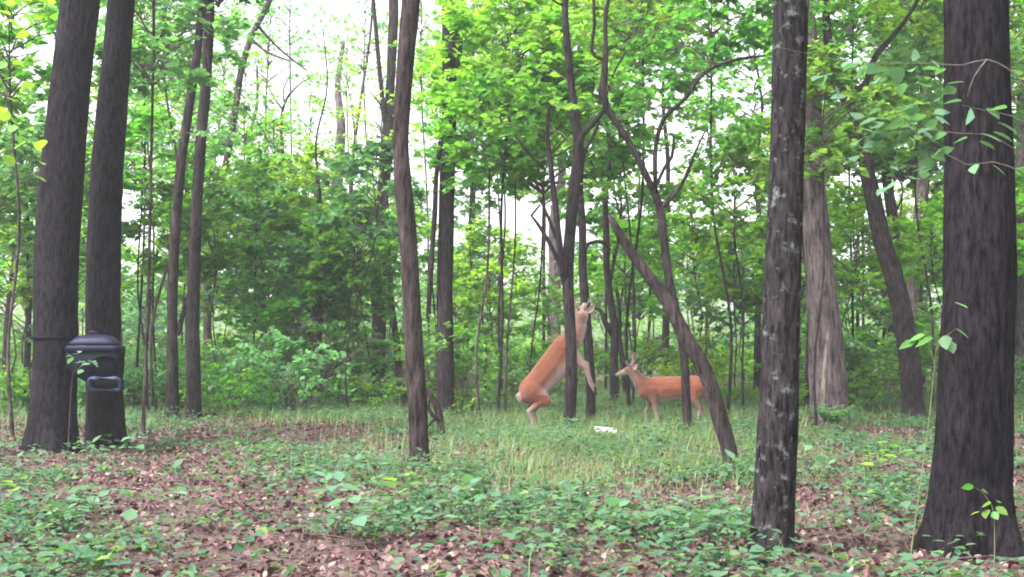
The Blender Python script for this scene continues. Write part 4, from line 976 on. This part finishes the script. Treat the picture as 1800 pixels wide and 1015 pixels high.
def ear(root, base, direction, face, length, width):
    d = Vector(direction).normalized(); f = Vector(face).normalized(); s = d.cross(f).normalized(); f = s.cross(d)
    V = []; prof = [(0, .25), (.2, .75), (.45, 1), (.7, .75), (.9, .35), (1, .04)]
    for u, w in prof:
        for a in (-1, -.5, 0, .5, 1):
            for th in (0, 1):
                V.append(Vector(base) + d * length * u + s * width * .5 * w * a + f * (-0.35 * width * w * (1 - a * a) - 0.006 * th))
    n = len(prof); Q = []
    idx = lambda r_, c, th: (r_ * 5 + c) * 2 + th
    for r_ in range(n - 1):
        for c in range(4):
            Q.append((idx(r_, c, 0), idx(r_, c + 1, 0), idx(r_ + 1, c + 1, 0), idx(r_ + 1, c, 0))); Q.append((idx(r_, c, 1), idx(r_ + 1, c, 1), idx(r_ + 1, c + 1, 1), idx(r_, c + 1, 1)))
        for c, fl in ((0, 1), (4, 0)): Q.append((idx(r_, c, 0), idx(r_ + 1, c, 0), idx(r_ + 1, c, 1), idx(r_, c, 1)))
    return np_obj('ear', np.array([tuple(v) for v in V]), Q, M['ear_fur'], root, True)
def antler(root, pts, tines):
    G = Geo(); tube(G, pts, 8, .02, .08)
    for t_ in tines: tube(G, t_, 7, .02, .06)
    return G.obj('antler', M['velvet'], root)
def ball(name, root, loc, r, m, sc=(1, 1, 1)):
    bm = bmesh.new(); bmesh.ops.create_uvsphere(bm, u_segments=14, v_segments=9, radius=r, matrix=Matrix.Diagonal((*sc, 1)))
    me = bpy.data.meshes.new(name); bm.to_mesh(me); bm.free(); me.materials.append(M[m])
    for p in me.polygons: p.use_smooth = True
    o = bpy.data.objects.new(name, me); COL.objects.link(o); o.parent = root; o.location = loc
    return o
RED, RED2, TAN, WHT, DRK = np.array((0.19, 0.060, 0.030)), np.array((0.125, 0.042, 0.024)), np.array((0.19, 0.115, 0.092)), np.array((0.36, 0.28, 0.26)), np.array((0.03, 0.02, 0.018))
def sm(a, b, x): t = min(1, max(0, (x - a) / (b - a))); return t * t * (3 - 2 * t)
def mixc(a, b, t): return a * (1 - t) + b * t

# standing buck, nose towards -x
d2 = 21.6; b2 = at(1185, 752, d2); b2[2] = gz(b2[0], d2)
buck = empty('deer', b2, 'reddish standing buck with short velvet antlers, side on in the grass', 'deer')
buck.rotation_euler = (0, 0, R(6))
B = []
def bone(p0, r0, p1, r1, ys=1.0): B.append((p0, r0, p1, r1, ys))
bone((.34, 0, .71), .195, (.10, 0, .69), .200, .72); bone((.10, 0, .69), .200, (-.22, 0, .665), .225, .72); bone((-.22, 0, .665), .225, (-.44, 0, .67), .205, .68)
bone((.34, 0, .71), .195, (.44, 0, .66), .15, .75)
bone((-.46, 0, .70), .18, (-.58, 0, .78), .13, .7); bone((-.56, 0, .77), .13, (-.72, 0, .95), .083, .8)
bone((-.72, 0, .96), .076, (-.79, 0, .985), .076, .85); bone((-.79, 0, .98), .070, (-.89, 0, .945), .052, .85); bone((-.89, 0, .945), .048, (-.99, 0, .91), .034, .9)
for s, fo, ho in ((-1, 0.0, 0.0), (1, -.14, .12)):
    y_ = .095 * s
    bone((-.40, y_ * .8, .66), .11, (-.37, y_, .48), .062, .8); bone((-.37, y_, .48), .055, (-.33 + fo, y_, .27), .030); bone((-.33 + fo, y_, .27), .031, (-.26 + fo * 1.2, y_, .07), .021); bone((-.26 + fo * 1.2, y_, .07), .024, (-.265 + fo * 1.2, y_, .02), .024)
    bone((.36, y_ * .8, .68), .14, (.30, y_, .50), .09, .7); bone((.30, y_, .50), .075, (.42 + ho, y_, .33), .036); bone((.42 + ho, y_, .33), .033, (.37 + ho, y_, .08), .021); bone((.37 + ho, y_, .08), .024, (.36 + ho, y_, .02), .024)
bone((.50, 0, .72), .03, (.55, 0, .60), .045, .7); bone((.55, 0, .60), .045, (.545, 0, .50), .02, .7)
def coat2(p, n):
    c = mixc(RED2, RED, .35 + .65 * sm(.0, .6, math.sin(9 * p.x + 4 * p.z) * .5 + .5)); c = mixc(c, RED2, sm(.86, .90, p.z)); c = mixc(c, TAN, .35 * sm(.62, .5, p.z))
    c = mixc(c, WHT, sm(-.45, -.85, n.z) * sm(.62, .5, p.z) * sm(.45, .3, abs(p.x)) if p.z > .42 else 0)
    if p.z < .5: c = mixc(c, TAN, sm(.5, .34, p.z)); 
    if p.z < .5: c = mixc(c, WHT, .45 * sm(.42, .15, p.z))
    if p.z < .045: c = DRK
    if p.x < -.5 and p.z > .6:
        c = mixc(c, TAN, .75 * sm(-.52, -.68, p.x))
        if p.x > -.86: c = mixc(c, WHT, .8 * sm(-.1, -.7, n.z) * sm(-.62, -.75, p.x))
        if p.x < -.86: c = mixc(c, WHT, .45 + .4 * sm(0, -.6, n.z))
        if p.x < -1.005: c = DRK
    if p.x > .52: c = mixc(c, WHT, .5 if n.x > .3 else .15)
    return c
deer_body(buck, B, coat2)
ball('nose', buck, (-1.017, 0, .908), .014, 'dark_fur', (.8, 1.3, 1))
for s in (-1, 1):
    ball('eye', buck, (-.835, .047 * s, .978), .0125, 'eye')
    ear(buck, (-.725, .05 * s, 1.0), (.35, .75 * s, .5), (-.5, .2 * s - .5, .3), .19, .095)
    antler(buck, [(-.765, .03 * s, 1.02, .020), (-.72, .065 * s, 1.09, .021), (-.685, .115 * s, 1.16, .020), (-.71, .15 * s, 1.245, .017), (-.77, .155 * s, 1.315, .010)],
           [[(-.75, .045 * s, 1.05, .017), (-.81, .055 * s, 1.10, .014), (-.83, .055 * s, 1.15, .008)], [(-.69, .115 * s, 1.16, .017), (-.655, .13 * s, 1.24, .014), (-.65, .13 * s, 1.30, .008)]])

# rearing deer, belly towards +x
d1 = 21.0; b1 = at(958, 757, d1); b1[2] = gz(b1[0], d1)
rear = empty('deer', b1, 'reddish deer rearing on its hind legs to reach leaves beside the black stems', 'deer')
B = []
bone((-.21, 0, .67), .235, (-.05, 0, .85), .235, .66); bone((-.05, 0, .85), .235, (.14, 0, 1.06), .265, .62); bone((.14, 0, 1.06), .265, (.33, 0, 1.35), .235, .6)
bone((.32, 0, 1.38), .215, (.48, 0, 1.55), .155, .72); bone((.49, 0, 1.50), .15, (.59, -.01, 1.74), .112, .85)
bone((.58, -.01, 1.74), .096, (.615, -.02, 1.90), .112, .9); bone((.615, -.02, 1.91), .108, (.64, .06, 2.0), .072, .9); bone((.64, .06, 2.0), .068, (.66, .16, 2.09), .044, .95)
bone((-.26, 0, .66), .17, (-.30, 0, .58), .13, .78)
for s, o_ in ((-1, 0.0), (1, .07)):
    y_ = .095 * s
    bone((.40, y_ * .8, 1.38), .13, (.53, y_, 1.17), .088, .75); bone((.53, y_, 1.17), .078, (.69, y_, 1.03 + o_), .054, .8); bone((.69, y_, 1.03 + o_), .052, (.745, y_, .80 + o_), .034, .9); bone((.745, y_, .80 + o_), .036, (.80, y_, .69 + o_), .030); bone((.80, y_, .69 + o_), .032, (.845, y_, .625 + o_), .026)
    bone((-.20, y_ * .9, .66), .19, (.0, y_, .50), .105, .6); bone((-.06, y_, .50), .075, (-.27 + o_, y_, .33), .040); bone((-.27 + o_, y_, .33), .036, (-.17 + o_, y_, .08), .024); bone((-.17 + o_, y_, .08), .025, (-.12 + o_, y_, .02), .024)
bone((-.38, 0, .66), .03, (-.44, 0, .58), .045, .7); bone((-.44, 0, .58), .045, (-.42, 0, .48), .022, .7)
ax_ = Vector((.54, 0, .72)).normalized()
def coat1(p, n):
    c = mixc(RED, RED2, .15 + .6 * sm(.0, .6, math.sin(8 * p.x - 5 * p.z) * .5 + .5)); u_ = (p.x + .24) * .8 - (p.z - .66) * .6; c = mixc(c, RED2 * .9, sm(-.17, -.22, u_)); c = mixc(c, TAN, .35 * sm(.05, .16, u_) if p.z > .6 else 0)
    q = p - Vector((-.24, 0, .64)); sde = q.x * .8 - q.z * .6                 # towards the belly
    if p.z > .6 and p.x < .5: c = mixc(c, WHT, .85 * sm(.09, .17, sde) * sm(.3, .85, n.x * .8 - n.z * .6 + .3))
    if p.x > .36 and p.z > 1.4:
        c = mixc(c, TAN, .7 * sm(1.5, 1.75, p.z)); c = mixc(c, WHT, .8 * sm(.1, .7, n.x))
    if p.x > .44 and p.z < 1.34: c = mixc(c, mixc(TAN, WHT, .35), sm(.44, .6, p.x))
    if p.z > 1.95: c = mixc(c, WHT, .35)
    if p.z < .48: c = mixc(c, mixc(TAN, WHT, .3), sm(.48, .33, p.z))
    if p.z < .04: c = DRK
    if p.x > .80 and p.z < .74: c = DRK
    if p.z < .66 and p.x < -.40: c = mixc(c, WHT, .5)
    return c
deer_body(rear, B, coat1)
ball('nose', rear, (.655, .165, 2.095), .014, 'dark_fur')
for s in (-1, 1):
    ball('eye', rear, (.625 + .085 * s, .02, 1.965), .014, 'eye')
    ear(rear, (.615 + .085 * s, -.045, 1.95), (.55 * s + .12, -.15, .75), (.1, -1, .2), .19, .095)
    antler(rear, [(.605 + .03 * s, -.03, 1.96, .017), (.605 + .06 * s, -.06, 2.04, .018), (.61 + .11 * s, -.05, 2.12, .015), (.615 + .12 * s, -.01, 2.19, .008)], [[(.605 + .06 * s, -.055, 2.03, .014), (.61 + .05 * s, .0, 2.09, .007)]])

# ------------------------------------------------------------------ the damp air under the trees
bm = bmesh.new(); bmesh.ops.create_cube(bm, size=1)
me = bpy.data.meshes.new('haze'); bm.to_mesh(me); bm.free()
hz = bpy.data.objects.new('haze', me); COL.objects.link(hz)
HT = 21.0
hz.scale = (304, 284, HT + 1.0); hz.location = (0, 111, (HT - 1.0) / 2)
hm = bpy.data.materials.new('haze'); hm.use_nodes = True; ht = hm.node_tree; ht.nodes.clear()
pv_ = ht.nodes.new('ShaderNodeVolumePrincipled'); ho = ht.nodes.new('ShaderNodeOutputMaterial')
pv_.inputs['Density'].default_value = 0.0012; pv_.inputs['Color'].default_value = (0.9, 0.93, 0.95, 1); pv_.inputs['Anisotropy'].default_value = 0.2
ht.links.new(pv_.outputs[0], ho.inputs['Volume']); me.materials.append(hm)
tag(hz, 'thin pale damp air between the trees', None, None, 'stuff')

# ------------------------------------------------------------------ labels that came out alike are told apart by distance
same = {}
for o in S.objects:
    if o.parent is None and o.get('label') and o.get('group') in ('understory trees', 'woodland trees', 'bushes at the back of the clearing', 'seedlings on the forest floor'):
        same.setdefault(o['label'], []).append(o)
RANK = ['nearest'] + [w + ' nearest' for w in 'second third fourth fifth sixth seventh eighth ninth tenth eleventh twelfth'.split()]
for lab, L in same.items():
    if len(L) < 2: continue
    L.sort(key=lambda o: o.location.y)
    for k, o in enumerate(L):
        w = ('nearer', 'farther')[k] if len(L) == 2 else ('farthest' if k == len(L) - 1 else RANK[min(k, 11)])
        o['label'] = f'{w} {lab}'
